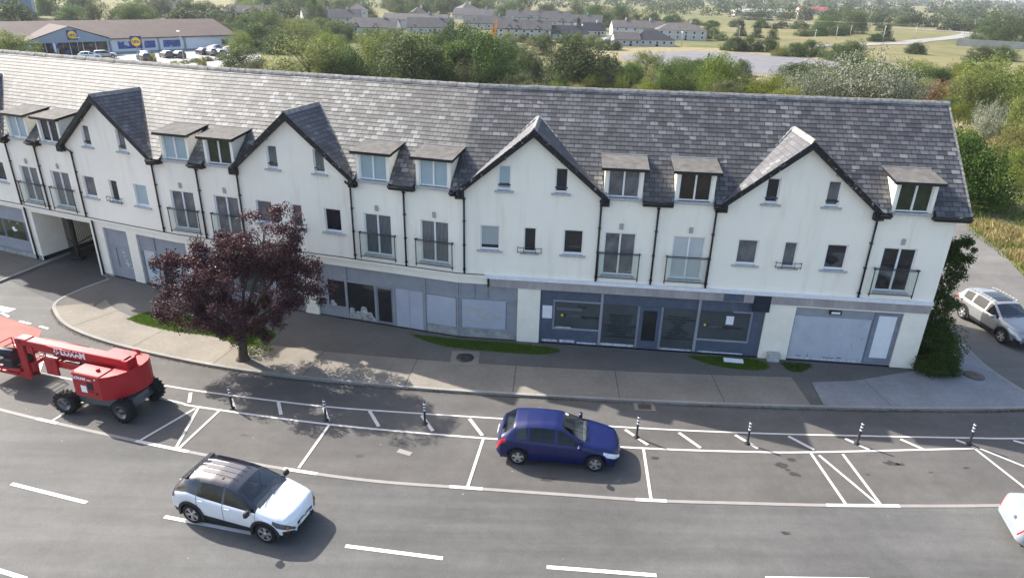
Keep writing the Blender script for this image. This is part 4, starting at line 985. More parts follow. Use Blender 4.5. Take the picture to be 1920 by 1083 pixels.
# far paved things
tag(sheet('concrete_slab', [(26, 185), (36, 197), (50, 206), (66, 202), (84, 182), (86, 168), (74, 155), (60, 148), (45, 150), (33, 160), (26, 172)], -.13, 'slab_concrete'), kind='structure')
tag(sheet('dry_verge', smooth_line([(18, 178), (22, 200), (34, 212), (50, 222), (72, 214), (96, 190), (98, 160), (80, 140), (55, 128), (30, 138), (20, 160), (18, 178)], 4), -.17, simple('dry_grass_ground', (.20, .172, .10), .95, .1, .3, .6)), kind='structure')
tag(sheet('car_park', [(-108, 128), (-56, 128), (-54, 150), (-62, 172), (-74, 190), (-82, 170), (-92, 158), (-104, 150)], -.14, simple('car_park_tarmac', (.28, .27, .25), .9, .2, .12, .3)), kind='structure')
fr_ = smooth_line([(95, 240), (116, 251), (127, 260), (141, 267), (160, 289), (186, 315), (221, 357), (230, 378), (224, 392), (215, 408), (205, 420), (190, 432), (150, 450)], 5)
m = MB(); ribbon(m, fr_, 8, -.05); tag(m.build('far_road', simple('far_road_asphalt', (.22, .21, .20), .9, .2, .1, .3)), kind='structure')
m = MB(); ribbon(m, smooth_line([(14, 225), (23, 238), (36, 259), (44, 285)], 4), 8, -.08); tag(m.build('estate_road', simple('estate_tarmac', (.22, .21, .20), .9, .2, .1, .3)), kind='structure')

# ---------------------------------------------------------------- vehicles
def lerp_tab(tab):
    tab = sorted(tab)
    def f0(x):
        if x <= tab[0][0]: return tab[0][1]
        for (a, b), (c, d) in zip(tab, tab[1:]):
            if x <= c: return b + (d-b)*(x-a)/(c-a)
        return tab[-1][1]
    return lambda x: sum(f0(x+k*.022)*w for k, w in ((-2, 1), (-1, 2), (0, 3), (1, 2), (2, 1)))/9
def wheel_mesh(r, w, spokes, double):
    t = MB(); t.lathe([(-w/2, r*.66), (-w/2, r*.93), (-w/2+.03, r), (w/2-.03, r), (w/2, r*.93), (w/2, r*.66)], 28)
    d = MB(); d.lathe([(-w/2+.05, .001), (-w/2+.05, r*.67)], 24, m=1); d.lathe([(-w/2+.012, r*.62), (-w/2-.002, r*.68), (-w/2+.02, r*.68)], 28, m=0)
    d.lathe([(-w/2+.0, .001), (-w/2+.0, r*.13), (-w/2+.05, r*.15)], 12, m=0)
    for i in range(spokes):
        for k in ((-.16, .16) if double else (0,)):
            a = 2*math.pi*i/spokes; b = a + k
            p = Vector((r*.1*math.cos(a), -w/2+.012, r*.1*math.sin(a))); q = Vector((r*.64*math.cos(b), -w/2+.008, r*.64*math.sin(b)))
            sd = Vector((-math.sin(b), 0, math.cos(b)))*(.022 if double else .042)
            A = [d.pt(x) for x in (p-sd, p+sd, q+sd*1.2, q-sd*1.2)]; B = [d.pt(x+Vector((0, .03, 0))) for x in (p-sd, p+sd, q+sd*1.2, q-sd*1.2)]
            d.face(A, 0); 
            for j in range(4): d.face([A[j], A[(j+1)%4], B[(j+1)%4], B[j]], 0)
    return t, d
def make_car(name, label, P, loc, rz, group=None, far=False):
    root = empty(name, loc, rz, label, 'car', group)
    L, W = P['L'], P['W']; hl = L/2; xf, xr = P['xf'], P['xr']; Rw = P['R']; Ra = Rw + .055
    top, belt, plan = lerp_tab(P['top']), lerp_tab(P['belt']), lerp_tab(P['plan'])
    z0 = P.get('z0', .24)
    xs = [-hl + L*i/(26 if far else 74) for i in range((26 if far else 74)+1)]
    for xw in (xf, xr): xs += [xw + Ra*k for k in ((-1, -.7, 0, .7, 1) if far else (-1.0, -.985, -.93, -.84, -.7, -.5, -.25, 0, .25, .5, .7, .84, .93, .985, 1.0))]
    if not far:
        for d in P['gaps']: xs += [d-.009, d+.009]
        for a, b in P['side']: xs += [a, b]
        xs += [P['head'], P['cowl'], P['rg0'], P['rg1']]
    xs = sorted(set(round(x, 4) for x in xs if -hl-1e-6 <= x <= hl+1e-6))
    def sec(x):
        zt = top(x); zl = min(belt(x), zt-.03); w = plan(x)
        zb = z0 + .10*max(0, (abs(x)-hl+.25)/.25)
        for xw in (xf, xr):
            if abs(x-xw) < Ra: zb = max(zb, Rw + math.sqrt(max(0, Ra*Ra-(x-xw)**2)))
        zb = min(zb, zl-.16); h = zt-zl; yr = w-.055-P.get('tum', .36)*h
        lo = zl-zb
        pts = [(w-.045, zb), (w-.012, zb+.22*lo), (w, zb+.5*lo), (w-.002, zl-min(.15, .35*lo)), (w-.018, zl-.045), (w-.055, zl)]
        a = pts[-1]; b = (yr, zt-min(.075, .5*h))
        pts.append(((a[0]+b[0])/2+.012*min(1, h*3), (a[1]+b[1])/2)); pts.append(b)
        pts += [(yr-.095, zt-.012*min(1, h*8)), (yr*.5, zt+P.get('crown', .022)*.75), (0, zt+P.get('crown', .022))]
        return pts
    S = [sec(x) for x in xs]; NP = len(S[0])
    bodies = {}
    def bucket(k): return bodies.setdefault(k, MB())
    def cls(xm, j, sd):
        if 5 <= j <= 6:
            for k, (a, b) in enumerate(P['side']):
                if a < xm < b: return ('side_window', k, sd)
        if j >= 7:
            if P['head'] < xm < P['cowl'] and j >= 8: return ('windscreen', 0, 0)
            if P['rg0'] < xm < P['rg1'] and j >= 8: return ('rear_window', 0, 0)
        if 3 <= j <= 4 and xm > P['hx'] and top(xm) < P['hz']: return ('headlight', 0, sd)
        if P.get('t_lo', 3) <= j <= P.get('t_hi', 4) and xm < P['tx']: return ('tail_light', 0, sd)
        return ('body', 0, 0)
    for i in range(len(xs)-1):
        xm = (xs[i]+xs[i+1])/2
        for j in range(NP-1):
            for sd in (1, -1):
                key = cls(xm, j, sd); mb = bucket(key); mi = 0
                if key[0] == 'body':
                    if P.get('roof') and ((j >= 5 and xm < P['cowl']+.02 and top(xm)-belt(xm) > .12)): mi = 1
                    if P.get('clad') and j == 0 or P.get('clad') and j <= 1 and xm > hl-.25: mi = 2
                    if not far and j <= 4 and xs[i+1]-xs[i] < .0185 and any(abs(xm-g) < .004 for g in P['gaps']): mi = 3
                q = [(xs[i], sd*S[i][j][0], S[i][j][1]), (xs[i+1], sd*S[i+1][j][0], S[i+1][j][1]), (xs[i+1], sd*S[i+1][j+1][0], S[i+1][j+1][1]), (xs[i], sd*S[i][j+1][0], S[i][j+1][1])]
                if sd < 0: q.reverse()
                if key[0] != 'body' : pass
                mb.poly(q, mi, smooth=True)
    for i, sg in ((0, -1), (len(xs)-1, 1)):
        q = [(xs[i], y, z) for y, z in S[i]] + [(xs[i], -y, z) for y, z in reversed(S[i][:-1])]
        bucket(('body', 0, 0)).poly(q if sg > 0 else q[::-1], 0)
    def weld(o):
        bm = bmesh.new(); bm.from_mesh(o.data); bmesh.ops.remove_doubles(bm, verts=bm.verts, dist=.0004); bmesh.ops.recalc_face_normals(bm, faces=bm.faces); bm.to_mesh(o.data); bm.free()
    def fixn(o):
        weld(o)
        if o.name.startswith(('windscreen', 'rear_window')) :
            if sum(p.normal.z for p in o.data.polygons) < 0: o.data.flip_normals()
    for (nm, k, sd), mb in bodies.items():
        mt = {'body': [P['paint'], P.get('roof', P['paint']), 'plastic', 'letter_black'], 'headlight': ['lamp_dark' if P.get('darklamp') else 'lamp_clear'], 'tail_light': [P.get('tailmat', 'lamp_red')]}.get(nm, [('carglass_tint' if nm == 'side_window' else 'carglass') if not far else 'glass_dark'])
        o = mb.build(nm, mt, root, fix=False); weld(o)
    # underside and cabin
    u = MB(); u.box(-hl+.15, hl-.15, -W/2+.12, W/2-.12, z0-.03, z0+.12); u.box(xr+Ra, xf-Ra, -W/2+.06, W/2-.06, z0+.0, z0+.1)
    for xw in (xf, xr): u.box(xw-Ra, xw+Ra, -W/2+.28, W/2-.28, z0, Rw+Ra*.9)
    u.build('underbody', 'plastic', root)
    t, d = wheel_mesh(Rw, .21, P.get('spokes', 5), P.get('double', False))
    w0 = None
    for xw in (xf, xr):
        for sd in (-1, 1):
            M = Matrix.Translation((xw, sd*(W/2-.115), Rw)) @ Matrix.Rotation(0 if sd < 0 else math.pi, 4, 'Z') @ Matrix.Rotation(R.random()*6, 4, 'Y')
            if w0 is None: w0 = t.build('wheel', 'tyre', root, mw=M); r0_ = d.build('rim', [P.get('rimmat', 'rim'), 'plastic'], w0)
            else:
                o = w0.copy(); COL.objects.link(o); o.parent = root; o.matrix_local = M; q = r0_.copy(); COL.objects.link(q); q.parent = o
    if far: return root
    zb = belt(0)
    m = MB(); m.box(P['cowl']-.42, P['cowl']-.02, -W/2+.2, W/2-.2, zb-.3, zb+.01); m.box(xr, P['cowl']-.3, -W/2+.15, W/2-.15, z0+.1, z0+.2); m.box(P['rg0']+.1, xr+.35, -W/2+.2, W/2-.2, zb-.25, zb-.03); m.build('dashboard', 'interior', root)
    for sx, ys in ((P['head']-.55, (-.37, .37)), (xr+.55, (-.4, .0, .4))):
        for y in ys:
            m = MB(); m.T = Matrix.Translation((sx, y, z0+.2)); m.bbox(-.1, .42, -.23, .23, 0, .26, .05); m.T = m.T @ Matrix.Rotation(rad(-14), 4, 'Y'); m.bbox(-.14, .02, -.22, .22, .2, .78, .04); m.bbox(-.12, -.02, -.12, .12, .80, .98, .03); m.build('seat', P.get('seatmat', 'seat'), root)
    m = MB(); m.T = Matrix.Translation((P['cowl']-.62, -.37, zb-.02)) @ Matrix.Rotation(rad(-28), 4, 'Y'); n = 18
    for i in range(n): a, b = 2*math.pi*i/n, 2*math.pi*(i+1)/n; m.tube((0, .18*math.cos(a), .18*math.sin(a)), (0, .18*math.cos(b), .18*math.sin(b)), .016, n=5)
    m.build('steering_wheel', 'plastic', root)
    # mirrors, handles, plate, grille, wipers
    for sd in (-1, 1):
        m = MB(); x = P['cowl']-.25; w = plan(x); m.T = Matrix.Translation((x, sd*(w+.10), belt(x)+.07)); m.bbox(-.06, .07, -.11, .10, -.075, .075, .035); m.box(-.02, .03, -sd*.16 if sd > 0 else .08, -.08 if sd > 0 else .16, -.07, -.04); m.build('door_mirror', P.get('mirror', P['paint']), root)
        for hx in P['handles']:
            m = MB(); w = plan(hx); m.T = Matrix.Translation((hx, sd*(w-.006), belt(hx)-.10)); m.bbox(-.09, .09, -.022, .022, -.016, .016, .008); m.build('door_handle', P.get('handlemat', P['paint']), root)
    g = MB(); w = plan(hl)
    zf = P['top'][-1][1] if P['top'][-1][0] > P['top'][0][0] else P['top'][0][1]
    zf = top(hl)
    g.box(hl-.05, hl+.012, -w*.72, w*.72, zf-.13, zf-.045); g.box(hl-.05, hl+.015, -w*.8, w*.8, .30, .44); g.build('grille', 'plastic', root)
    g = MB(); g.box(hl+.012, hl+.028, -.26, .26, .46, .57); g.box(-hl-.022, -hl-.0, -.26, .26, P.get('rplate', .78), P.get('rplate', .78)+.11); pl = g.build('number_plate', 'plate', root)
    g = MB(); g.box(hl+.028, hl+.03, .21, .26, .46, .57); g.box(-hl-.024, -hl-.022, -.26, -.21, P.get('rplate', .78), P.get('rplate', .78)+.11); g.build('plate_band', 'plateblue', pl)
    g = MB(); g.lathe([(hl+.012, .001), (hl+.03, .001), (hl+.03, .055), (hl+.0, .06)], 14, axis='x'); g.T = None
    for i in range(len(g.v)): g.v[i].z += zf-.05
    g.build('badge', 'chrome', root)
    for y0_, y1_ in ((-.55, .05), (-.05, .5)):
        m = MB(); xc = P['cowl']; m.tube((xc+.02, y0_, top(xc+.02)+.035), (xc-.10, y1_, top(xc-.1)+.04), .011, n=5); m.build('wiper', 'plastic', root)
    if P.get('roofbars'):
        for sd in (-1, 1):
            m = MB(); pts = [(P['rg1']+.15+i*(P['head']-P['rg1']-.25)/8) for i in range(9)]
            for a, b in zip(pts, pts[1:]):
                ya = plan(a)-.055-P.get('tum', .36)*(top(a)-belt(a))-.07; yb_ = plan(b)-.055-P.get('tum', .36)*(top(b)-belt(b))-.07
                m.tube((a, sd*ya, top(a)+.045), (b, sd*yb_, top(b)+.045), .02, n=6)
            m.build('roof_bar', P['roofbars'], root)
    if P.get('sunroof'):
        m = MB(); a, b = P['sunroof']
        for (x0, x1, k) in ((a, (a+b)/2-.03, .006), ((a+b)/2+.03, b, .006)):
            n = 6
            for i in range(n):
                xa, xb = x0+(x1-x0)*i/n, x0+(x1-x0)*(i+1)/n
                m.poly([(xa, -.42, top(xa)+.022), (xb, -.42, top(xb)+.022), (xb, 0, top(xb)+.034), (xa, 0, top(xa)+.034)]); m.poly([(xa, 0, top(xa)+.034), (xb, 0, top(xb)+.034), (xb, .42, top(xb)+.022), (xa, .42, top(xa)+.022)])
        m.build('sunroof', 'glass_dark', root)
    if P.get('ribs'):
        for y in (-.30, -.1, .1, .30):
            m = MB(); n = 10; x0, x1 = P['rg1']+.12, P['head']-.18
            for i in range(n):
                xa, xb = x0+(x1-x0)*i/n, x0+(x1-x0)*(i+1)/n; cz = lambda x: top(x)+.022*(1-abs(y)*.6)
                m.poly([(xa, y-.03, cz(xa)), (xb, y-.03, cz(xb)), (xb, y, cz(xb)+.007), (xa, y, cz(xa)+.007)], smooth=True); m.poly([(xa, y, cz(xa)+.007), (xb, y, cz(xb)+.007), (xb, y+.03, cz(xb)), (xa, y+.03, cz(xa))], smooth=True)
            m.build('roof_rib', P['roof'], root)
    if P.get('spoiler'):
        m = MB(); x = P['rg1']; w = plan(x)-.055-.36*(top(x)-belt(x))-.06
        q = [(x+.10, top(x+.1)+.028), (x-.10, top(x)+.012), (x-.10, top(x)-.02), (x+.10, top(x+.1)-.02)]
        A = [m.pt((a, -w, z)) for a, z in q]; B = [m.pt((a, w, z)) for a, z in q]
        m.face(A); m.face(B[::-1])
        for i in range(4): m.face([A[i], B[i], B[(i+1)%4], A[(i+1)%4]])
        m.build('spoiler', P.get('roof', P['paint']), root)
    if P.get('clad'):
        for xw in (xf, xr):
            for sd in (-1, 1):
                m = MB(); n = 20; r1, r2 = Ra-.005, Ra+.085
                A, B, C_, D = [], [], [], []
                for i in range(n+1):
                    a = rad(-14) + rad(208)*i/n; xa = xw+r1*math.cos(a); xb = xw+r2*math.cos(a)
                    ya, yb_ = plan(xa)+.012, plan(xb)+.014
                    A.append(m.pt((xa, sd*(ya-.10), Rw+r1*math.sin(a)))); B.append(m.pt((xa, sd*ya, Rw+r1*math.sin(a)))); C_.append(m.pt((xb, sd*yb_, Rw+r2*math.sin(a)))); D.append(m.pt((xb, sd*(yb_-.05), Rw+r2*math.sin(a))))
                for i in range(n):
                    for U, V in ((A, B), (B, C_), (C_, D)): m.face([U[i], U[i+1], V[i+1], V[i]])
                m.build('arch_trim', 'plastic', root)
    return root

def plan_tab(L, W, fr_=.64, rr_=.74):
    h, w = L/2, W/2
    return [(h, w*fr_), (h-.06, w*(fr_+.14)), (h-.18, w*.90), (h-.40, w*.965), (h-.85, w), (-h+.9, w), (-h+.45, w*.975), (-h+.16, w*.93), (-h+.05, w*(rr_+.1)), (-h, w*rr_)]
BLUE = dict(L=4.26, W=1.80, xf=1.30, xr=-1.35, R=.31, z0=.23, paint='paint_blue', spokes=5, seatmat='seat', handlemat='paint_blue', rplate=.72, tum=.50,
    top=[(2.13, .60), (2.08, .73), (1.95, .82), (1.55, .91), (1.1, .99), (.94, 1.04), (.12, 1.42), (-.1, 1.465), (-.6, 1.475), (-1.1, 1.445), (-1.52, 1.37), (-1.96, 1.02), (-2.06, .92), (-2.10, .70), (-2.13, .52)],
    belt=[(2.13, .5), (1.95, .70), (1.0, .93), (0, .965), (-1.0, 1.0), (-1.7, 1.04), (-2.0, .93), (-2.13, .5)], plan=plan_tab(4.26, 1.80, .54, .72),
    head=.12, cowl=.98, rg0=-1.95, rg1=-1.54, side=[(-.02+.0, .84), (-.98, -.12), (-1.42, -1.06)], hx=1.55, hz=.93, tx=-1.78, t_lo=3, t_hi=4, gaps=[.92, -.07, -1.02], handles=[.06, -.9])
WHITE = dict(L=4.18, W=1.77, xf=1.29, xr=-1.27, R=.345, z0=.30, paint='paint_white', roof='paint_black', clad=True, spokes=5, double=True, mirror='plastic', darklamp=True, tailmat='lamp_dark', tum=.42, rplate=.85,
    top=[(2.09, .62), (2.05, .77), (1.92, .88), (1.6, .975), (1.24, 1.04), (1.06, 1.10), (.34, 1.48), (.0, 1.555), (-.6, 1.565), (-1.2, 1.53), (-1.50, 1.47), (-1.95, 1.10), (-2.02, 1.0), (-2.07, .8), (-2.09, .6)],
    belt=[(2.09, .5), (1.92, .76), (1.0, 1.0), (0, 1.03), (-.8, 1.07), (-1.35, 1.14), (-1.9, 1.02), (-2.09, .6)], plan=plan_tab(4.18, 1.77, .56, .74),
    head=.32, cowl=1.10, rg0=-1.93, rg1=-1.52, side=[(-.06, .96), (-.98, -.13)], hx=1.56, hz=1.0, tx=-1.78, gaps=[1.02, -.09, -1.0], handles=[.08, -.85], ribs=True, spoiler=True)
SILV = dict(L=4.45, W=1.84, xf=1.36, xr=-1.32, R=.345, z0=.28, paint='paint_silver', clad=True, spokes=5, rplate=.85, roofbars='paint_silver', sunroof=(-1.0, .05),
    top=[(2.22, .72), (2.18, .86), (2.05, .95), (1.5, 1.04), (1.1, 1.09), (.92, 1.14), (.25, 1.52), (0, 1.58), (-.6, 1.60), (-1.3, 1.57), (-1.75, 1.50), (-2.08, 1.12), (-2.14, 1.02), (-2.19, .8), (-2.22, .6)],
    belt=[(2.22, .6), (2.05, .84), (1.0, 1.02), (0, 1.05), (-1.0, 1.08), (-1.8, 1.12), (-2.08, 1.04), (-2.22, .6)], plan=plan_tab(4.45, 1.84, .7, .8),
    head=.25, cowl=.98, rg0=-2.06, rg1=-1.78, side=[(.0, .85), (-.92, -.07), (-1.6, -1.0)], hx=1.55, hz=1.05, tx=-1.85, gaps=[1.0, -.03, -.96], handles=[.1, -.8])
SEDAN = dict(L=4.65, W=1.80, xf=1.40, xr=-1.35, R=.32, z0=.22, paint='paint_pearl', spokes=7, rplate=.80,
    top=[(2.32, .58), (2.28, .70), (2.1, .80), (1.6, .90), (1.15, .97), (1.0, 1.02), (.25, 1.38), (0, 1.43), (-.5, 1.44), (-1.0, 1.38), (-1.62, 1.09), (-1.72, 1.07), (-2.2, 1.03), (-2.27, .95), (-2.31, .7), (-2.325, .5)],
    belt=[(2.32, .5), (2.1, .70), (1.0, .91), (0, .94), (-1.0, .97), (-1.7, .98), (-2.2, .93), (-2.32, .5)], plan=plan_tab(4.65, 1.80),
    head=.25, cowl=1.04, rg0=-1.60, rg1=-1.02, side=[(.05, .9), (-.85, -.03)], t_lo=4, hx=1.7, hz=.92, tx=-2.14, gaps=[1.05, .01, -.9], handles=[.12, -.7])
ZC = ZR + .012
blue_car = make_car('hatchback', 'dark blue five door hatchback parked in a bay beside the bollards', BLUE, (1.78, 19.87, ZC), rad(-6.0))
white_car = make_car('crossover', 'white crossover with black roof driving along the near lane', WHITE, (-8.03, 16.42, ZC), rad(-16.4))
suv = make_car('estate_car', 'silver grey off-roader with glass sunroof parked beyond the end wall', SILV, (24.35, 30.75, ZC), rad(-84))
sedan = make_car('saloon_car', 'pearl white saloon cut off by the right edge of the photo', SEDAN, (17.72, 15.9, ZC), rad(-14))
m = MB(); m.box(.35, .40, -.5, -.36, 1.36, 1.37)
# windscreen sticker on the blue car
m = MB(); m.T = Matrix.Translation((.19, .40, 1.395)) @ Matrix.Rotation(rad(26), 4, 'Y'); m.box(0, .12, -.07, .07, .0, .004); m.build('windscreen_sticker', 'letter_white', blue_car)
m = MB(); m.T = Matrix.Translation((.86, 0, 1.06)) @ Matrix.Rotation(rad(27), 4, 'Y'); m.box(-.0, .10, -.55, .55, -.02, .0); m.build('scuttle', 'sill', blue_car)
# indicator and amber marks
for car, P_, z in ((white_car, WHITE, .62),):
    for sd in (-1, 1):
        m = MB(); m.box(1.965, 1.995, sd*.70-.02, sd*.70+.02, .50, .66); m.build('indicator', 'lamp_amber', car)

# people -------------------------------------------------------
def person(name, label, joints, edges, loc, rz, mat_of, scale=1.0, hair=True, head=None, group=None):
    me = bpy.data.meshes.new(name); me.from_pydata([j[:3] for j in joints], edges, [])
    o = bpy.data.objects.new(name, me); COL.objects.link(o)
    sk = o.modifiers.new('skin', 'SKIN'); sub = o.modifiers.new('sub', 'SUBSURF'); sub.levels = 2; sub.render_levels = 2
    for i, j in enumerate(joints):
        v = me.skin_vertices[0].data[i]; r = j[3] if len(j) > 3 else .05; v.radius = r if isinstance(r, tuple) else (r, r); v.use_root = (i == 0)
    bpy.context.view_layer.update(); dg = bpy.context.evaluated_depsgraph_get()
    m2 = bpy.data.meshes.new_from_object(o.evaluated_get(dg)); m2.name = name
    o.modifiers.clear(); o.data = m2; bpy.data.meshes.remove(me)
    m2.materials.clear()
    for k in ('skin', 'cloth', 'clothdark'): m2.materials.append(MT[k])
    for p in m2.polygons: p.material_index = mat_of(p.center); p.use_smooth = True
    o.location = loc; o.rotation_euler = (0, 0, rz); o.scale = (scale,)*3
    tag(o, label, 'person', group)
    if hair and head:
        h = MB(); x, y, z, r = head; rings = []
        for a in range(7):
            t = rad(90-a*18)
            rings.append([h.pt((x-.012+(r+.012)*math.cos(t)*math.cos(b), y+(r+.008)*math.cos(t)*math.sin(b), z+.03+(r+.022)*math.sin(t))) for b in [2*math.pi*i/12 for i in range(12)]])
        for a in range(6):
            for i in range(12):
                if a >= 4 and (i < 3 or i > 9): continue
                h.face([rings[a][i], rings[a][(i+1)%12], rings[a+1][(i+1)%12], rings[a+1][i]], 0, True)
        h.build('hair', 'hair', o)
    return o
# driver of the white crossover: seated, hands on the wheel (car coordinates)
J = [(0, 0, 0, .14), (.02, 0, .22, (.13, .17)), (.0, 0, .43, (.11, .19)), (-.01, 0, .53, .055), (.0, 0, .60, .055), (.015, 0, .70, (.085, .075)), (.02, 0, .79, (.075, .07)),
     (0, .19, .44, .06), (.12, .24, .22, .045), (.36, .15, .26, .035), (.42, .14, .28, .03), (0, -.19, .44, .06), (.12, -.24, .22, .045), (.36, -.15, .26, .035), (.42, -.14, .28, .03),
     (.42, .10, .02, .085), (.62, .12, -.22, .055), (.42, -.10, .02, .085), (.62, -.12, -.22, .055), (.0, .09, .0, .1), (0, -.09, 0, .1), (.11, 0, .69, .02)]
Eg = [(0,1),(1,2),(2,3),(3,4),(4,5),(5,6),(2,7),(7,8),(8,9),(9,10),(2,11),(11,12),(12,13),(13,14),(0,19),(19,15),(15,16),(0,20),(20,17),(17,18),(5,21)]
cM = Matrix.Translation((-8.03, 16.42, ZC)) @ Matrix.Rotation(rad(-16.4), 4, 'Z')
person('person', 'driver in a pale short sleeved top holding the wheel of the white crossover', J, Eg, cM @ Vector((-.32, -.37, .72)), rad(-16.4), lambda c: 0 if (c.z > .52 or c.x > .2 and c.z > .12) else (1 if c.z > .1 else 2), head=(.015, 0, .72, .09))
J = [(0, 0, .95, .12), (0, 0, 1.15, (.11, .15)), (0, 0, 1.38, (.1, .17)), (0, 0, 1.5, .055), (.01, 0, 1.6, (.085, .075)), (.015, 0, 1.7, .075), (0, .2, 1.38, .055), (.03, .24, 1.1, .045), (.1, .24, .85, .035), (.13, .23, .76, .035), (0, -.2, 1.38, .055), (-.03, -.24, 1.1, .045), (.02, -.25, .85, .035), (.04, -.24, .76, .035),
     (0, .09, .9, .09), (.12, .1, .48, .06), (.1, .1, .06, .045), (.24, .1, .03, .035), (0, -.09, .9, .09), (-.08, -.1, .48, .06), (-.22, -.1, .06, .045), (-.1, -.1, .03, .035)]
Eg = [(0,1),(1,2),(2,3),(3,4),(4,5),(2,6),(6,7),(7,8),(8,9),(2,10),(10,11),(11,12),(12,13),(0,14),(14,15),(15,16),(16,17),(0,18),(18,19),(19,20),(20,21)]
person('person', 'tiny walker in dark clothing crossing the far concrete slab, left of two', J, Eg, (47.9, 180.5, -.13), 2.0, lambda c: 0 if c.z > 1.5 or c.z < .82 and abs(c.y) > .18 else 2, head=(.01, 0, 1.64, .09))
person('person', 'tiny walker in a pale top crossing the far concrete slab, right of two', J, Eg, (50.0, 178.6, -.13), 1.2, lambda c: 0 if c.z > 1.5 else (1 if c.z > .95 else 2), .85, head=(.01, 0, 1.64, .09))

# ---------------------------------------------------------------- boom lift
lift = empty('boom_lift', (-15.3, 22.1, ZC), rad(-11.3), 'red articulated boom lift with grey chassis and chunky tyres parked in the bays', 'boom lift')
TB = Matrix.Rotation(rad(-4.7), 4, 'Z')
def lb(name, mat, fn, T=None, parent=lift, **kw):
    m = MB(); m.T = T; fn(m); return m.build(name, mat, parent, **kw)
def chassis(m):
    m.bbox(-1.0, 1.0, -.60, .60, .40, .78, .06); m.box(-1.34, -1.02, -.62, .62, .36, .56); m.box(1.02, 1.34, -.62, .62, .36, .56); m.box(.98, 1.36, -.42, .42, .56, .74)
    m.tube((1.3, -.75, .47), (1.3, .75, .47), .07); m.tube((-1.3, -.75, .47), (-1.3, .75, .47), .07)
    for x in (-1.2, 1.2):
        for y in (-.68, .68): m.box(x-.12, x+.12, y-.10, y+.10, .30, .62)
    m.tube((-.0, 0, .78), (0, 0, .94), .55, n=24); m.tube((1.24, -.6, .62), (1.24, .6, .66), .035)
ch = lb('chassis', 'paint_grey', chassis)
def arrow(m):
    q = [(.25, .50), (.25, .62), (.42, .62), (.42, .69), (.60, .56), (.42, .43), (.42, .50)]
    m.poly([(x+.30, -.605, z+.01) for x, z in q])
lb('direction_arrow', 'sticker_green', arrow, parent=ch)
t = MB(); r = .45; w = .34
t.lathe([(-w/2, r*.58), (-w/2, r*.90), (-w/2+.05, r*.95), (w/2-.05, r*.95), (w/2, r*.90), (w/2, r*.58)], 30)
for i in range(16):
    for sd in (-1, 1):
        a = 2*math.pi*(i+(.5 if sd > 0 else 0))/16; a2 = a+.17
        pts = [(sd*.02, a), (sd*(w/2+.01), a2)]
        q = []
        for yy, aa in pts:
            for da in (-.07, .07):
                for rr_ in (r*.93, r*1.03): q.append(t.pt((rr_*math.cos(aa+da), yy, rr_*math.sin(aa+da))))
        for f in ((0,1,3,2),(4,6,7,5),(1,5,7,3),(0,4,5,1),(2,3,7,6)): t.face([q[k] for k in f])
d = MB(); d.lathe([(-w/2+.09, .001), (-w/2+.09, r*.42), (-w/2+.0, r*.54), (-w/2-.015, r*.60), (-w/2+.03, r*.60)], 24); d.lathe([(-w/2+.02, .001), (-w/2+.02, .10), (-w/2+.09, .12)], 10)
w0 = None
for x in (-1.22, 1.22):
    for y in (-.78, .78):
        M = Matrix.Translation((x, y, r*1.02)) @ Matrix.Rotation((0 if y < 0 else math.pi) + rad(-5 if x > 0 else 4), 4, 'Z') @ Matrix.Rotation(R.random(), 4, 'Y')
        if w0 is None: w0 = t.build('wheel', 'tyre', lift, mw=M); r0_ = d.build('rim', 'paint_dark', w0)
        else: o = w0.copy(); COL.objects.link(o); o.parent = lift; o.matrix_local = M; q = r0_.copy(); COL.objects.link(q); q.parent = o
curve = [(.76, -.88), (.98, -.72), (1.16, -.52), (1.32, -.22), (1.41, .10), (1.44, .40), (1.38, .72), (1.26, .95), (1.10, 1.08)]
def turn(m):
    out = [(-.54, -.90)] + curve + [(.82, 1.06), (.82, -.86)]
    m.prism([(.70, -.89)] + curve + [(.70, 1.07)], .88, 1.86)
    m.bbox(-.58, .74, -.92, -.24, .92, 1.90, .04); m.bbox(-.52, .74, .50, 1.08, .92, 1.90, .04); m.box(-.5, .75, -.26, .52, .90, 1.25)
    m.box(.55, .72, 1.02, 1.06, 1.86, 2.02)
tt = lb('turntable', 'paint_red', turn, TB)
def slots(m):
    m.box(.12, .36, -.935, -.918, 1.28, 1.58); m.box(.42, .52, -.935, -.918, 1.1, 1.2); m.box(.1, .34, -.93, -.918, 1.18, 1.22)
lb('vent_slot', 'plastic', slots, TB, tt)
lb('decal', 'letter_white', lambda m: (m.box(-.22, .04, -.927, -.918, 1.12, 1.40), m.box(-.52, -.47, -.927, -.918, 1.72, 1.79), m.box(.48, .54, -.927, -.918, 1.72, 1.78), m.box(.15, .32, -.927, -.918, 1.66, 1.70)), TB, tt)
def tx(txt, size, M, bold=.02):
    def fn(m): add_text(m, txt, size, M, bold=bold, ext=.004)
    return fn
lb('lettering', 'letter_white', tx('LOXAM', .17, TB @ Matrix.Translation((-.20, -.93, 1.70)) @ RX, .04), None, tt)
lb('deck_knob', 'paint_red', lambda m: (m.bbox(.30, .42, -.62, -.50, 1.88, 2.0, .02), m.bbox(-.54, -.48, -.86, -.80, 1.88, 1.93, .01)), TB, tt)
BA = TB @ Matrix.Translation((0, .14, 0))
def boom(m):
    m.bbox(-3.62, 1.18, -.20, .20, 1.84, 2.20, .025); m.bbox(1.0, 1.27, -.24, .24, 1.55, 2.20, .03)
    m.bbox(-4.10, -3.55, -.20, .20, 1.98, 2.24, .03); m.prism([(-3.6, -.23), (-3.3, -.23), (-3.3, .23), (-3.6, .23)], 1.68, 2.0)
    m.tube((-.9, -.30, 2.14), (-2.4, -.28, 2.24), .02); m.tube((-1.0, .26, 2.15), (-3.2, .26, 2.15), .02)
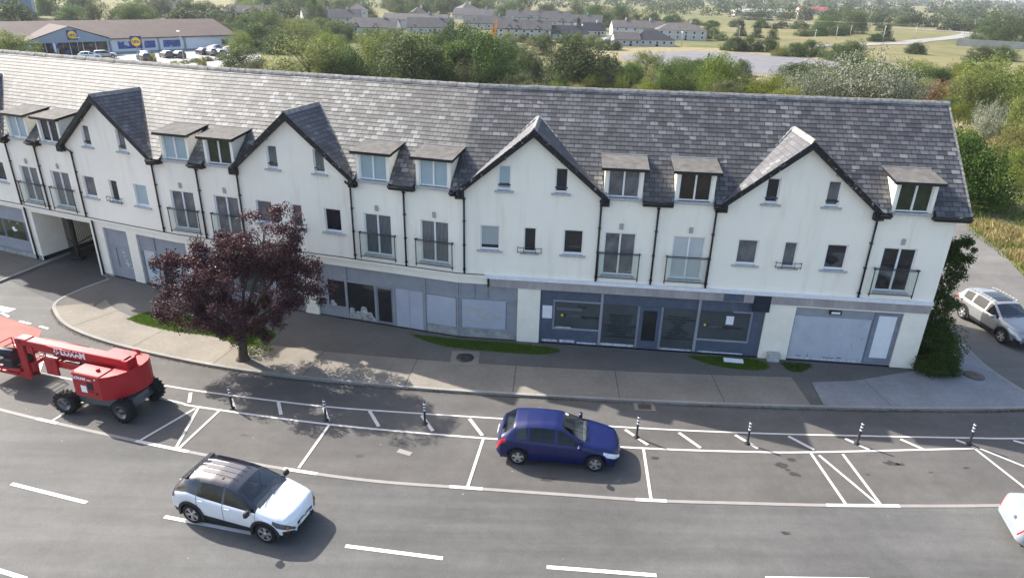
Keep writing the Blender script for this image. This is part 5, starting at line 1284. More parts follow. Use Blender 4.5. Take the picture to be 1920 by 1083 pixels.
bo = lb('upper_boom', 'paint_red', boom, BA)
lb('lettering', 'letter_white', tx('LOXAM', .34, BA @ Matrix.Translation((-1.32, -.206, 2.015)) @ RX, .045), None, bo)
def mark(m):
    for i in range(5):
        a = 2*math.pi*i/5+.3; b = a+.75; c = (-2.12, 2.015)
        m.bar((c[0]+.05*math.cos(a), -.206, c[1]+.09*math.sin(a)), (c[0]+.13*math.cos(b), -.206, c[1]+.14*math.sin(b)), .006, .055)
lb('emblem', 'letter_white', mark, BA, bo)
def lower(m):
    for y in (-.24, .17): m.bbox(-2.55, .55, y, y+.07, 1.32, 1.60, .02)
    m.box(-2.5, .5, -.17, .17, 1.36, 1.42)
    for y in (-.33, .24): m.prism([(-2.72, 0), (-2.66, .09), (-2.2, .09), (-2.2, 0)], 0, 0.001) if False else m.bbox(-2.74, -2.12, y, y+.09, .98, 1.74, .03)
    m.tube((-2.4, -.36, 1.5), (-2.4, .36, 1.5), .05); m.tube((-2.5, -.36, 1.14), (-2.5, .36, 1.14), .045)
lb('lower_boom', 'paint_red', lower, BA)
lb('hydraulic_ram', 'chrome', lambda m: m.tube((-2.0, 0, 1.5), (-.6, 0, 1.5), .045), BA); lb('ram_body', 'plastic', lambda m: (m.tube((-1.3, 0, 1.5), (.2, 0, 1.47), .08), m.tube((-2.6, .05, 1.62), (-.2, .05, 1.70), .035)), BA)
def post(m):
    m.bbox(-4.16, -3.80, -.20, -.12, .42, 2.22, .02); m.bbox(-4.16, -3.80, .12, .20, .42, 2.22, .02); m.box(-4.12, -4.02, -.12, .12, .5, 2.2)
    m.bbox(-3.9, -3.66, -.12, .12, .75, 1.15, .03); m.tube((-3.95, -.24, .62), (-3.95, .24, .62), .06); m.tube((-3.95, -.24, 2.08), (-3.95, .24, 2.08), .06)
po = lb('jib_link', 'paint_red', post, BA)
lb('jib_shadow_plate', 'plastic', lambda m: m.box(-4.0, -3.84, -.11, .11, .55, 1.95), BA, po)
def jib(m): m.bbox(-5.9, -4.0, -.16, .16, .42, .70, .03); m.bbox(-5.2, -4.2, -.30, .30, .72, .86, .03)
lb('jib', 'paint_red', jib, BA)
def basket(m):
    x0, x1, y0, y1 = -6.1, -4.45, -.25, 1.05
    for z in (.80, 1.05, 1.30):
        for a, b in (((x0, y0), (x1, y0)), ((x1, y0), (x1, y1)), ((x1, y1), (x0, y1)), ((x0, y1), (x0, y0))): m.tube((a[0], a[1], z), (b[0], b[1], z), .022, n=6)
    for x in (x0, (x0+x1)/2, x1):
        for y in (y0, y1): m.tube((x, y, .6), (x, y, 1.30), .022, n=6)
    m.box(x0, x1, y0, y1, .56, .62); m.box(x1-.03, x1, y0, y1, .62, .72)
bk = lb('work_platform', 'paint_red', basket, BA)
def cons(m):
    m.tube((-5.6, -.22, 1.42), (-4.38, -.10, 1.48), .20, n=14); m.tube((-5.4, -.30, 1.08), (-4.5, -.22, 1.10), .12, n=10); m.bbox(-4.9, -4.35, -.4, .3, 1.0, 1.3, .05); m.tube((-5.0, -.35, .9), (-4.3, -.2, .92), .05)
lb('control_console', 'plastic', cons, BA, bk); lb('console_trim', 'sill', lambda m: (m.tube((-5.5, -.33, 1.62), (-4.4, -.22, 1.66), .03), m.tube((-5.4, -.38, 1.24), (-4.5, -.30, 1.26), .03)), BA, bk)

# ---------------------------------------------------------------- vegetation
def leaf_quad(m, p, s, rr, bias=None, el=.62, mi=0):
    n = Vector((rr.gauss(0, 1), rr.gauss(0, 1), rr.gauss(0, 1)+.35))
    if bias is not None: n += bias*1.1
    n.normalize(); u = n.orthogonal().normalized(); a = rr.random()*6.283
    u = (Matrix.Rotation(a, 3, n) @ u); w = n.cross(u)
    s *= rr.uniform(.65, 1.3)
    m.poly([p-u*s*.5, p+w*s*.5*el, p+u*s*.5, p-w*s*.5*el], mi)
def crown(seed, W, H, n, size, shape='dome', clumps=70):
    rr = random.Random(seed); m = MB(); C_ = []
    for i in range(clumps):
        for _ in range(50):
            d = Vector((rr.gauss(0, 1), rr.gauss(0, 1), rr.gauss(0, 1))).normalized()
            r_ = rr.uniform(.35, 1.0)**.5
            p = d*r_
            z = (p.z*.5+.5)
            if shape == 'dome': z = abs(p.z)*.92 + .02 if rr.random() < .85 else z*.3
            if shape == 'round': z = .22 + z*.78
            if shape == 'cone': z = rr.random()**1.6; rad_ = (1-z)**.85; a = rr.random()*6.28; q = rr.uniform(.4, 1)*rad_; p = Vector((q*math.cos(a), q*math.sin(a), 0))
            lum = noise.noise((d.x*1.7+seed, d.y*1.7, d.z*1.7))
            if lum < -.28 and rr.random() < .75: continue
            k = .80 + .35*lum
            C_.append((Vector((p.x*W/2*k, p.y*W/2*k, z*H*(.92+.12*lum))), rr.uniform(.09, .19)*min(W, H*1.3), d)); break
    per = max(1, n//max(1, len(C_)))
    for c, r_, d in C_:
        for k in range(per):
            v = Vector((rr.gauss(0, 1), rr.gauss(0, 1), rr.gauss(0, .8))).normalized()*r_*rr.random()**.22
            p = c + v
            if p.z < 0.05: p.z = rr.uniform(.05, .3)
            leaf_quad(m, p, size, rr, v.normalized()*.9 + Vector((0, 0, .4)))
    return m
def spikes(seed, W, H, n, size, lean=.8, cl=46):
    rr = random.Random(seed); m = MB()
    for i in range(cl):
        a = rr.random()*6.28; r_ = rr.random()**.6; base = Vector((r_*W*.30*math.cos(a), r_*W*.30*math.sin(a), 0))
        h = H*rr.uniform(.55, 1.0)*(1-.35*r_); tip = base + Vector((math.cos(a)*W*.2*lean*r_*rr.uniform(.6, 1.6), math.sin(a)*W*.2*lean*r_*rr.uniform(.6, 1.6), h))
        for k in range(n//cl):
            t = rr.random()**.75; p = base.lerp(tip, t); s_ = (1-t)*.17*W + .05*W*.5
            p += Vector((rr.gauss(0, 1), rr.gauss(0, 1), rr.gauss(0, .6)))*s_*.45
            p.z = max(p.z, .05); leaf_quad(m, p, size*(1.1-.4*t), rr, Vector((math.cos(a)*.3, math.sin(a)*.3, .5)), .4)
    return m
def trunk_mb(seed, H, r, W):
    rr = random.Random(seed+99); m = MB(); top = Vector((rr.uniform(-.1, .1)*W*.3, rr.uniform(-.1, .1)*W*.3, H*.45))
    m.tube((0, 0, -.2), top*.5, r, r*.8, 7); m.tube(top*.5, top, r*.8, r*.6, 7)
    for i in range(6):
        a = i*1.05+rr.random(); q = top*.8 + Vector((math.cos(a)*W*.28, math.sin(a)*W*.28, H*rr.uniform(.2, .4))); b = top*rr.uniform(.5, 1.0); mid = b.lerp(q, .5)+Vector((0, 0, .05*H)); m.tube(b, mid, r*.45, r*.3, 5); m.tube(mid, q, r*.3, r*.12, 5)
    return m
PROTO = {}
def proto(kind, W, H, builders, mat):
    PROTO[kind] = (W, H, [b.build('crown', mat, fix=False) for b in builders], [trunk_mb(i*3+len(kind), H*(.5 if kind in ('white', 'bush', 'gold', 'rust', 'shoot') else 1), .014*W+.05, W*(.35 if kind in ('white', 'bush', 'gold', 'rust', 'shoot') else 1)).build('trunk', 'bark') for i in range(len(builders))])
    for o in PROTO[kind][2]+PROTO[kind][3]: COL.objects.unlink(o)
proto('dark', 12, 8, [crown(s, 12, 8, 17000, .25, 'dome', 62) for s in (1, 2, 3)], 'leaf_dark')
proto('round', 10, 7, [crown(s, 10, 7, 12000, .22, 'dome', 55) for s in (11, 12)], 'leaf_round')
proto('loose', 11, 7, [crown(s, 11, 7, 13000, .22, 'dome', 75) for s in (21, 22, 23)], 'leaf_loose')
proto('bush', 7, 3.5, [crown(s, 7, 3.5, 9000, .14, 'dome', 80) for s in (31, 32)], 'leaf_bush')
proto('gold', 6, 3.5, [crown(s, 6, 3.5, 9000, .13, 'dome', 80) for s in (41, 42)], 'leaf_gold')
proto('rust', 5, 3.5, [crown(51, 5, 3.5, 2500, .22, 'dome', 60)], 'leaf_rust')
proto('orange', 5, 5, [crown(52, 5, 5, 2500, .28, 'dome', 60)], 'leaf_orange')
proto('white', 9, 5.5, [spikes(s, 9, 5.5, 15000, .22, 1.2, 120) for s in (61, 62)], 'leaf_white')
proto('shoot', 4.5, 3, [spikes(71, 4.5, 3, 5000, .14, .5, 50)], 'leaf_loose')
proto('cone', 5, 6, [crown(81, 5, 6, 3500, .26, 'cone', 120)], 'leaf_cone')
proto('tall', 9, 10, [crown(91, 9, 10, 4000, .36, 'round', 60)], 'leaf_hedge')
proto('far', 12, 8, [crown(s, 12, 8, 1500, .75, 'dome', 50) for s in (101, 102, 103)], 'leaf_far')
proto('corner', 2.3, 3.4, [crown(111, 2.3, 3.4, 9000, .085, 'dome', 90)], 'leaf_dark')
def plant(kind, x, y, W, H, label, cat=None, group=None, i=None, name=None, parts=True):
    W0, H0, cs, ts = PROTO[kind]; i = R.randrange(len(cs)) if i is None else i % len(cs)
    small = H < 4.6 and kind not in ('cone', 'tall', 'round')
    nm = name or ('conifer' if kind == 'cone' else ('shrub' if small else 'tree'))
    r = empty(nm, (x, y, -.2), R.random()*6.28, label, cat or ('shrub' if small else 'tree'), group)
    r.scale = (W/W0, W/W0, H/H0)
    for src in (cs[i], ts[i]):
        c = src.copy(); COL.objects.link(c); c.parent = r
    return r
TREES=[
('round', -49.0, 126.0, 9.0, 4.8, 'dark olive round tree beside the supermarket car park hedge'),
('bush', -44.9, 120.5, 6.9, 2.9, 'pale green feathery bush below the dark round tree, just over the roof ridge'),
('loose', -33.8, 114.2, 14.7, 7.0, 'broad pale green willow-like tree left in the belt behind the terrace'),
('dark', -27.9, 116.8, 9.5, 6.9, 'dark green tree between the pale willow-like tree and the yellow-green crowns'),
('loose', -33.8, 127.7, 8.3, 7.1, 'yellow-green tree top rising behind the pale willow-like tree'),
('loose', -24.0, 121.9, 10.2, 7.8, 'yellow-green tree left of the largest dark tree in the belt'),
('dark', -16.6, 112.4, 15.8, 9.0, 'largest dark green spreading tree in the middle of the belt'),
('dark', -6.2, 113.1, 15.8, 9.6, 'tall dark tree right of the largest dark tree, below the orange crown'),
('dark', -13.9, 170.8, 12.4, 8.9, 'bluish dark tree crown rising highest above the belt behind the second gable'),
('bush', -29.2, 112.5, 6.2, 2.8, 'low grey-green bush in front of the dark tree, on the roof ridge line'),
('bush', -26.2, 114.4, 5.2, 3.2, 'dark low bush beside the low grey-green bush'),
('bush', -7.4, 109.2, 7.8, 4.4, 'large grey-green willow bush in front of the tall dark tree'),
('bush', 0.5, 107.2, 8.8, 3.3, 'wide russet-tinted bush just left of the third gable peak'),
('shoot', -18.9, 108.2, 4.5, 2.5, 'pale upright saplings over the roof ridge, left pair'),
('shoot', -14.1, 108.0, 4.5, 2.4, 'pale upright saplings over the roof ridge beside the willow bush'),
('dark', 10.4, 116.3, 15.9, 8.7, 'big olive green tree with a dark right side above the third gable'),
('dark', 1.4, 125.8, 7.2, 5.7, 'dark tree filling the gap left of the big olive green tree'),
('rust', 3.2, 127.7, 3.2, 4.0, 'small rust-red shrub in the gap beside the big olive green tree'),
('round', 8.6, 112.2, 7.1, 5.0, 'rounded light green tree in front of the big olive green tree'),
('gold', 12.1, 109.2, 6.6, 3.3, 'yellow-green bush right of the rounded light green tree'),
('shoot', 16.2, 108.8, 3.0, 4.3, 'slim upright green sapling by itself behind the roof ridge'),
('gold', 19.6, 108.3, 5.6, 2.8, 'yellow-green low bush right of the slim sapling'),
('round', 24.2, 108.0, 7.7, 5.7, 'mid green round tree standing before the concrete slab'),
('loose', 33.2, 116.7, 9.2, 6.0, 'olive open tree right of the mid green round tree'),
('dark', 45.8, 145.6, 4.1, 3.7, 'small dark bush on the edge of the concrete slab'),
('loose', 25.9, 143.0, 9.6, 4.2, 'olive spreading bush left of the concrete slab'),
('dark', 52.4, 134.8, 7.8, 4.4, 'dark blue-green thorn bush standing alone beyond the ridge'),
('gold', 38.9, 110.6, 7.8, 3.8, 'dull yellow scrub bush behind the ridge, right of the olive open tree'),
('bush', 32.5, 108.9, 6.5, 2.9, 'low pale scrub bush right behind the ridge'),
('white', 52.5, 108.5, 12.6, 6.8, 'tall silvery white-leaved shrub behind the right half of the ridge'),
('white', 45.4, 108.4, 8.2, 4.8, 'silvery shrub mixed with green left of the tall silvery one'),
('white', 58.6, 107.4, 7.3, 4.3, 'silvery shrub with long pale shoots right of the tall silvery one'),
('loose', 75.0, 136.2, 9.8, 4.4, 'olive thicket bush beyond the silvery shrubs'),
('dark', 75.8, 128.8, 7.5, 4.4, 'dark thicket bush beyond the right end of the ridge'),
('gold', 85.5, 138.3, 7.2, 4.5, 'yellowish thicket bush at the far edge of the meadow thicket'),
('rust', 67.1, 112.1, 7.0, 3.4, 'brownish dry bush near the right end of the ridge'),
('loose', 71.7, 105.5, 12.5, 7.7, 'large olive thicket tree on the far right'),
('loose', 67.0, 103.7, 8.6, 5.7, 'green thicket tree just right of the ridge end'),
('loose', 60.2, 81.8, 5.5, 5.8, 'green bush cut by the right edge of the photo'),
('white', 56.1, 82.6, 3.2, 4.1, 'silvery shrub behind the roof corner'),
('dark', 36.2, 54.0, 8.5, 6.2, 'dark evergreen shrub behind the right roof verge'),
('gold', 48.2, 65.9, 4.7, 5.1, 'bright yellow gorse-like bush right of the dark evergreen shrub'),
('loose', 44.4, 59.3, 3.6, 3.9, 'yellow-green bush at the right edge above the tall dry grass'),
('dark', 86.0, 188.6, 15.0, 5.2, 'big dark bush behind the concrete slab'),
('dark', 81.2, 199.8, 8.8, 4.3, 'dark hedge bush left of the big dark bush'),
('dark', 75.6, 198.1, 7.7, 3.6, 'dark hedge bush second left of the big dark bush'),
('dark', 63.5, 212.1, 8.4, 4.1, 'dark hedge clump behind the slab, nearest the white houses'),
('dark', 68.0, 211.7, 8.4, 4.2, 'dark hedge clump behind the slab, second from the white houses'),
('dark', 72.7, 211.3, 8.4, 4.2, 'dark hedge clump behind the slab, third from the white houses'),
('gold', 71.3, 196.9, 4.9, 2.3, 'small golden bush at the back edge of the slab'),
('dark', 119.9, 218.2, 7.0, 3.6, 'lone round dark bush in the middle of the far meadow'),
('dark', 127.1, 198.3, 8.9, 4.0, 'dark round bush below the grey far wall, left one'),
('dark', 134.7, 201.9, 9.2, 4.0, 'dark round bush below the grey far wall, right one'),
('dark', 184.1, 285.7, 16.0, 7.3, 'dark tree behind the grey far wall, left one'),
('dark', 188.7, 276.1, 15.8, 8.6, 'dark tree behind the grey far wall at the right edge'),
('round', 247.4, 376.8, 21.2, 9.6, 'pale green big tree behind the dark trees at the far right'),
('cone', 88.3, 289.5, 5.7, 4.9, 'dark conifer beyond the slab, left of three'),
('cone', 92.0, 281.2, 6.0, 4.8, 'dark conifer beyond the slab, middle of three'),
('cone', 95.6, 273.4, 5.5, 4.7, 'dark conifer beyond the slab, right of three'),
('round', 70.8, 266.8, 7.8, 5.1, 'green garden tree at the end of the white house'),
('round', 72.1, 256.0, 4.6, 2.8, 'small dark round bush right of the white house garden'),
('cone', 142.6, 282.3, 7.0, 5.4, 'dark pointed conifer beside the far road pole'),
('dark', 135.8, 276.8, 6.8, 3.2, 'dark bush at the foot of the pointed conifer'),
('round', 135.9, 320.3, 13.1, 6.5, 'dark roadside tree with a lighter tree on its right'),
('round', 151.9, 335.1, 15.0, 9.9, 'pale grey-green tall tree by the far field edge'),
('round', 39.9, 335.8, 11.7, 7.9, 'light green round tree right of the white gabled terrace'),
('dark', 54.6, 400.8, 14.0, 10.2, 'dark tall tree group right of the white gabled terrace, rear'),
('dark', 42.1, 406.9, 14.1, 8.2, 'dark tall tree behind the white gabled terrace'),
('round', 63.7, 393.0, 12.5, 5.3, 'light green round tree behind the hipped white houses'),
('dark', 72.3, 398.0, 11.4, 5.4, 'dark round tree behind the hipped white houses, centre'),
('dark', 85.5, 405.6, 11.7, 4.4, 'dark round tree behind the hipped white houses, right'),
('orange', -7.3, 247.3, 4.7, 5.3, 'orange autumn tree beside the white gabled terrace'),
('round', 6.3, 181.1, 6.8, 5.0, 'bright green tree in front of the terrace gables'),
('cone', 20.6, 252.8, 4.0, 5.5, 'narrow dark conifer before the dark roofed bungalow'),
('round', -7.4, 363.9, 12.6, 7.8, 'blue-green tree behind the gabled terrace, left'),
('tall', 2.1, 426.5, 9.4, 10.3, 'tall brownish tree above the terrace roofs'),
('round', -51.0, 327.1, 13.5, 7.5, 'bright green round tree behind the housing estate'),
('dark', -82.7, 294.5, 5.8, 11.3, 'tall dark tree at the left end of the housing estate'),
('dark', -61.6, 230.5, 9.8, 5.7, 'dark bush in front of the estate houses, left'),
('round', -51.6, 209.8, 11.6, 5.2, 'grey-green bush in front of the estate houses'),
('dark', -54.9, 168.8, 11.2, 5.4, 'dark round tree in the belt right of the supermarket'),
('dark', -62.9, 175.5, 13.2, 6.1, 'dark tree at the right end of the supermarket roof, rear'),
('loose', -64.0, 166.0, 7.3, 4.4, 'grey olive tree by the right end of the supermarket'),
('dark', -93.1, 228.3, 10.1, 5.3, 'dark tree over the right end of the supermarket roof'),
('loose', -55.5, 181.2, 13.7, 6.5, 'green tree left of the estate houses'),
('round', -78.0, 223.7, 12.7, 6.7, 'mid green tree behind the belt right of the supermarket'),
('loose', -98.4, 138.4, 10.7, 5.1, 'bare-looking grey olive tree left of the supermarket porch'),
('gold', -72.5, 141.1, 1.7, 2.2, 'small yellow young tree in the car park, left of two'),
('gold', -61.2, 137.7, 2.1, 1.8, 'small yellow shrub by the car park hedge'),
('gold', -77.5, 131.7, 1.7, 1.3, 'tiny orange shrub at the car park hedge over the roof ridge'),
('corner', 18.7, 26.0, 2.3, 3.4, 'dark leafy shrub growing against the right end wall of the terrace'),
]
for k, x, y, W, H, l in TREES:
    if k == 'corner': continue
    plant(k, x, y, W*1.1, H*(1.5 if k == 'white' else (1.08 if k == 'dark' else 1.22)), l)
# copper-leaved street tree
tr = empty('copper_tree', (-11.6, 25.7, 0), 0, 'purple copper-leaved street tree on the pavement edge behind the boom lift', 'tree')
LOB = [((.5, 0, 3.5), (2.75, 2.4, 1.75), 90), ((1.75, .2, 5.5), (1.35, 1.3, 1.6), 44), ((-1.9, 0, 3.6), (1.4, 1.4, 1.3), 36), ((-.5, .1, 4.7), (1.5, 1.4, .9), 30), ((3.0, .2, 3.5), (1.05, 1.2, 1.25), 24), ((.25, -.4, 2.1), (2.0, 1.8, .85), 34), ((2.4, .1, 4.6), (1.0, 1.0, .8), 18), ((.7, .1, 4.9), (1.3, 1.2, .9), 26), ((-1.9, -.4, 2.5), (1.2, 1.1, .8), 18)]
tb = MB(); rr = random.Random(5)
def limb(pts, r0, r1, n=8):
    for i in range(len(pts)-1):
        a = r0+(r1-r0)*i/(len(pts)-1); b = r0+(r1-r0)*(i+1)/(len(pts)-1); tb.tube(pts[i], pts[i+1], a, b, n, caps=False)
limb([(0, 0, -.05), (.02, 0, .12), (.05, 0, .5), (.1, 0, 1.0), (.16, 0, 1.55)], .24, .14, 10); tb.tube((0, 0, -.05), (.01, 0, .16), .36, .2, 10, caps=False)
for c, r_, n in LOB:
    c = Vector(c); b = Vector((.14, 0, rr.uniform(1.0, 1.55))); mid = b.lerp(c, .5) + Vector((0, 0, .12)); limb([b, mid, c], .085, .03, 7)
    for k in range(7):
        d = Vector((rr.gauss(0, 1), rr.gauss(0, 1), rr.gauss(0, .8))).normalized(); q = c + Vector((d.x*r_[0], d.y*r_[1], d.z*r_[2]))*.85; limb([mid.lerp(c, rr.uniform(.2, 1)), c.lerp(q, .5)+Vector((0, 0, .05)), q], .03, .008, 5)
tb.build('trunk', 'bark', tr)
cm = MB()
for c, r_, n in LOB:
    c = Vector(c)
    for i in range(n):
        d = Vector((rr.gauss(0, 1), rr.gauss(0, 1), rr.gauss(0, 1))).normalized(); k = rr.uniform(.3, 1.02)**.5
        p = c + Vector((d.x*r_[0]*k, d.y*r_[1]*k, d.z*r_[2]*k)); cr = rr.uniform(.22, .46)
        for j in range(215):
            v = Vector((rr.gauss(0, 1), rr.gauss(0, 1), rr.gauss(0, .75))).normalized()*cr*rr.random()**.45
            leaf_quad(cm, p+v, .088, rr, v.normalized()*.5, .66)
cm.build('crown', 'leaf_purple', tr, fix=False)
# suckers at the foot of the tree
sk_ = crown(7, 1.3, .75, 900, .07, 'dome', 40); o = sk_.build('basal_shoots', 'leaf_round', tr, fix=False); o.location = (.55, .55, 0)
# corner shrub with a climber going up the wall corner
cr = empty('corner_shrub', (18.75, 26.75, 0), .4, 'dark leafy shrub climbing the right end wall of the terrace', 'shrub')
o = crown(111, 2.6, 2.5, 20000, .085, 'dome', 130).build('crown', 'leaf_dark', cr, fix=False); o.location = (0, -.1, 0)
m = MB(); rr = random.Random(4)
for i in range(110):
    t = rr.random(); p = Vector((rr.uniform(-.25, .55)+.2*t, rr.uniform(.1, 1.2), 1.2+4.6*t)); cr_ = rr.uniform(.18, .42)*(1.1-.4*t)
    for j in range(110):
        v = Vector((rr.gauss(0, 1), rr.gauss(0, 1), rr.gauss(0, 1))).normalized()*cr_*rr.random()**.5; leaf_quad(m, p+v, .10, rr, v.normalized())
m.build('climbing_stems', 'leaf_dark', cr, fix=False, loc=(0, 0, 0), rz=-.4)
m = MB(); m.tube((0, 0, 0), (.1, .5, 2), .05, .04); m.tube((.1, .5, 2), (.3, .6, 5.6), .04, .015); m.build('trunk', 'bark', cr)
# scrub and background repeats
def scatter(n, kind, reg, wr, hr, label, group, far=False):
    c = 0
    while c < n:
        x, y = R.uniform(reg[0], reg[1]), R.uniform(reg[2], reg[3])
        k = kind[R.randrange(len(kind))]
        plant(k, x, y, R.uniform(*wr), R.uniform(*hr), label, None, group); c += 1
scatter(26, ['loose', 'gold', 'round', 'bush'], (8, 62, 84, 126), (4, 9), (2.6, 4.6), 'green bush behind the right half of the ridge', 'green bushes behind the ridge')
scatter(34, ['gold', 'bush', 'loose', 'dark'], (60, 112, 112, 158), (4, 8), (1.8, 3.6), 'mixed scrub bush in the thicket over the right part of the ridge', 'scrub bushes in the thicket')
scatter(18, ['dark', 'round', 'loose'], (64, 108, 118, 152), (6, 10), (3, 5), 'dark green thicket tree beyond the right part of the ridge', 'thicket trees beyond the ridge')
scatter(14, ['dark', 'round'], (6, 40, 128, 150), (6, 10), (3, 5), 'olive tree standing before the concrete slab', 'trees before the slab')
scatter(16, ['gold', 'loose', 'bush'], (70, 96, 78, 108), (5, 9), (2.5, 4.6), 'yellow-green thicket bush near the right edge of the photo', 'thicket bushes at the right edge')
scatter(18, ['bush', 'gold', 'loose'], (26, 60, 112, 134), (3, 6), (1.2, 2.6), 'low scrub bush between ridge and concrete slab', 'low scrub before the slab')
scatter(12, ['gold', 'rust', 'bush'], (42, 60, 66, 96), (2.5, 5), (1.0, 2.4), 'gorse-like bush on the bank beside the right roof verge', 'bushes on the bank')
scatter(16, ['bush', 'loose', 'gold'], (-36, 26, 103, 110), (4, 7), (1.4, 2.6), 'low bush along the foot of the tree belt just over the ridge', 'low bushes along the tree belt')
scatter(14, ['dark', 'loose', 'round'], (-44, 0, 128, 160), (8, 13), (5, 7.5), 'tree inside the dense belt behind the terrace', 'trees inside the belt')
scatter(24, ['dark', 'round', 'loose'], (-95, -52, 195, 260), (8, 13), (4, 6.5), 'tree between the supermarket and the housing estate', 'trees right of the supermarket')
scatter(50, ['round', 'dark', 'loose', 'far'], (-215, -70, 225, 400), (9, 16), (5.5, 10), 'tree in the wooded suburb above the supermarket roof', 'trees above the supermarket')
scatter(34, ['round', 'dark', 'far'], (-170, -20, 390, 540), (13, 20), (8, 13), 'tall tree in the farther wood above the supermarket and estate', 'farther wood above the estate')
scatter(30, ['dark', 'round', 'loose'], (-62, 32, 200, 226), (5, 10), (2.4, 4.4), 'garden tree in front of the estate houses', 'garden trees before the houses')
scatter(16, ['dark', 'round', 'far'], (-100, 60, 430, 520), (12, 18), (7, 11), 'tree in the row behind the estate roofs', 'trees behind the estate')
def hedge(pts, step, kind, wr, hr, label, group, jit=2.0):
    pts = smooth_line(pts, 8); acc = step
    for p, q in zip(pts, pts[1:]):
        acc += math.dist(p, q)
        if acc >= step:
            acc = 0; k = kind[R.randrange(len(kind))]; plant(k, p[0]+R.uniform(-jit, jit), p[1]+R.uniform(-jit, jit), R.uniform(*wr), R.uniform(*hr), label, None, group)
hedge([(72, 380), (110, 372), (150, 362), (190, 372)], 7.5, ['far', 'dark'], (8, 12), (3.5, 5.5), 'hedgerow tree in the line beyond the conifers', 'hedgerow beyond the conifers')
hedge([(118, 300), (135, 312), (150, 330)], 6, ['dark', 'round'], (6, 9), (3, 4.5), 'hedge bush near the far road poles', 'hedge near the far road')
hedge([(180, 430), (230, 440), (290, 420)], 8, ['far', 'round'], (10, 15), (6, 9), 'tree in the row beyond the far road bend', 'trees beyond the road bend')
hedge([(232, 395), (262, 372), (290, 350)], 7, ['far', 'dark'], (10, 14), (5, 8), 'tree in the dark row right of the road bend', 'trees right of the road bend')
hedge([(150, 480), (210, 500), (280, 505)], 12, ['far'], (12, 18), (6, 10), 'tree of the second row beyond the far road', 'second row beyond the far road')
hedge([(-61, 153.5), (-63, 148), (-66, 140.6), (-70, 136.5), (-76.8, 137.3), (-88.9, 142.8), (-99, 147.2)], 2.2, ['dark', 'bush'], (2.4, 3.2), (.8, 1.25), 'clipped hedge bush along the supermarket car park', 'car park hedge', .3)
# woods too far to tell apart
def far_wood(dist, H, step, sz, seed, cover, a0=-42, a1=52):
    rr = random.Random(seed); m = MB(); a = a0
    while a < a1:
        b = rad(a); x, y = dist*math.sin(b), dist*math.cos(b); a += math.degrees(step/dist)
        if noise.noise((a*.09, seed*1.7, 0)) > cover: continue
        y += rr.uniform(-.05, .05)*dist; w = step*rr.uniform(.7, 1.25); h = H*rr.uniform(.6, 1.25)
        for k in range(125):
            d = Vector((rr.gauss(0, 1), rr.gauss(0, 1), abs(rr.gauss(0, 1)))).normalized(); kk = rr.uniform(.6, 1)
            leaf_quad(m, Vector((x+d.x*w*.75*kk, y+d.y*w*.75*kk, max(0, d.z*h*kk))), sz*.85, rr, d*1.2, .8)
    tag(m.build('far_woodland', 'leaf_far', fix=False), kind='stuff')
for a in ((580, 9, 9, 1.7, 1, .12), (700, 10, 11, 2.2, 2, .22), (850, 11, 12, 2.6, 3, .35), (1050, 13, 14, 3.3, 4, .45), (1300, 15, 17, 4.2, 5, .6), (1650, 18, 21, 5.5, 6, .8), (2200, 24, 28, 7, 7, 1)): far_wood(*a)
# tall dry grass on the bank by the side road
def tall_grass(n, quad, seed, lo, hi, mat, label=None):
    m = MB(); rr = random.Random(seed); (ax, ay), (bx, by), (cx, cy), (dx, dy) = quad
    for i in range(n):
        s, t = rr.random(), rr.random(); x = (ax*(1-s)+bx*s)*(1-t)+(dx*(1-s)+cx*s)*t; y = (ay*(1-s)+by*s)*(1-t)+(dy*(1-s)+cy*s)*t
        nz = noise.noise((x*.5, y*.5, seed))
        if nz < -.25 and rr.random() < .7: continue
        h = rr.uniform(lo, hi)*(1+.6*nz); a = rr.random()*6.28; l = h*rr.uniform(.1, .6); w = rr.uniform(.02, .05)
        m.poly([(x+w*math.cos(a+1.57), y+w*math.sin(a+1.57), -.2), (x-w*math.cos(a+1.57), y-w*math.sin(a+1.57), -.2), (x+l*.5*math.cos(a), y+l*.5*math.sin(a), -.2+h*.75), (x+l*math.cos(a), y+l*math.sin(a), -.2+h)])
    tag(m.build('tall_grass', mat, fix=False), kind='stuff')
tall_grass(22000, ((31.2, 37.5), (46, 30), (52, 42), (33.8, 49.0)), 1, .25, .6, 'leaf_straw'); tall_grass(15000, ((31, 38.5), (46, 31), (60, 62), (34, 55)), 2, .15, .45, 'leaf_bush')
tall_grass(7000, ((34, 66), (60, 66), (66, 100), (36, 100)), 3, .3, .7, 'leaf_straw'); tall_grass(6000, ((26, 58), (60, 64), (60, 90), (30, 92)), 4, .3, .8, 'leaf_bush')

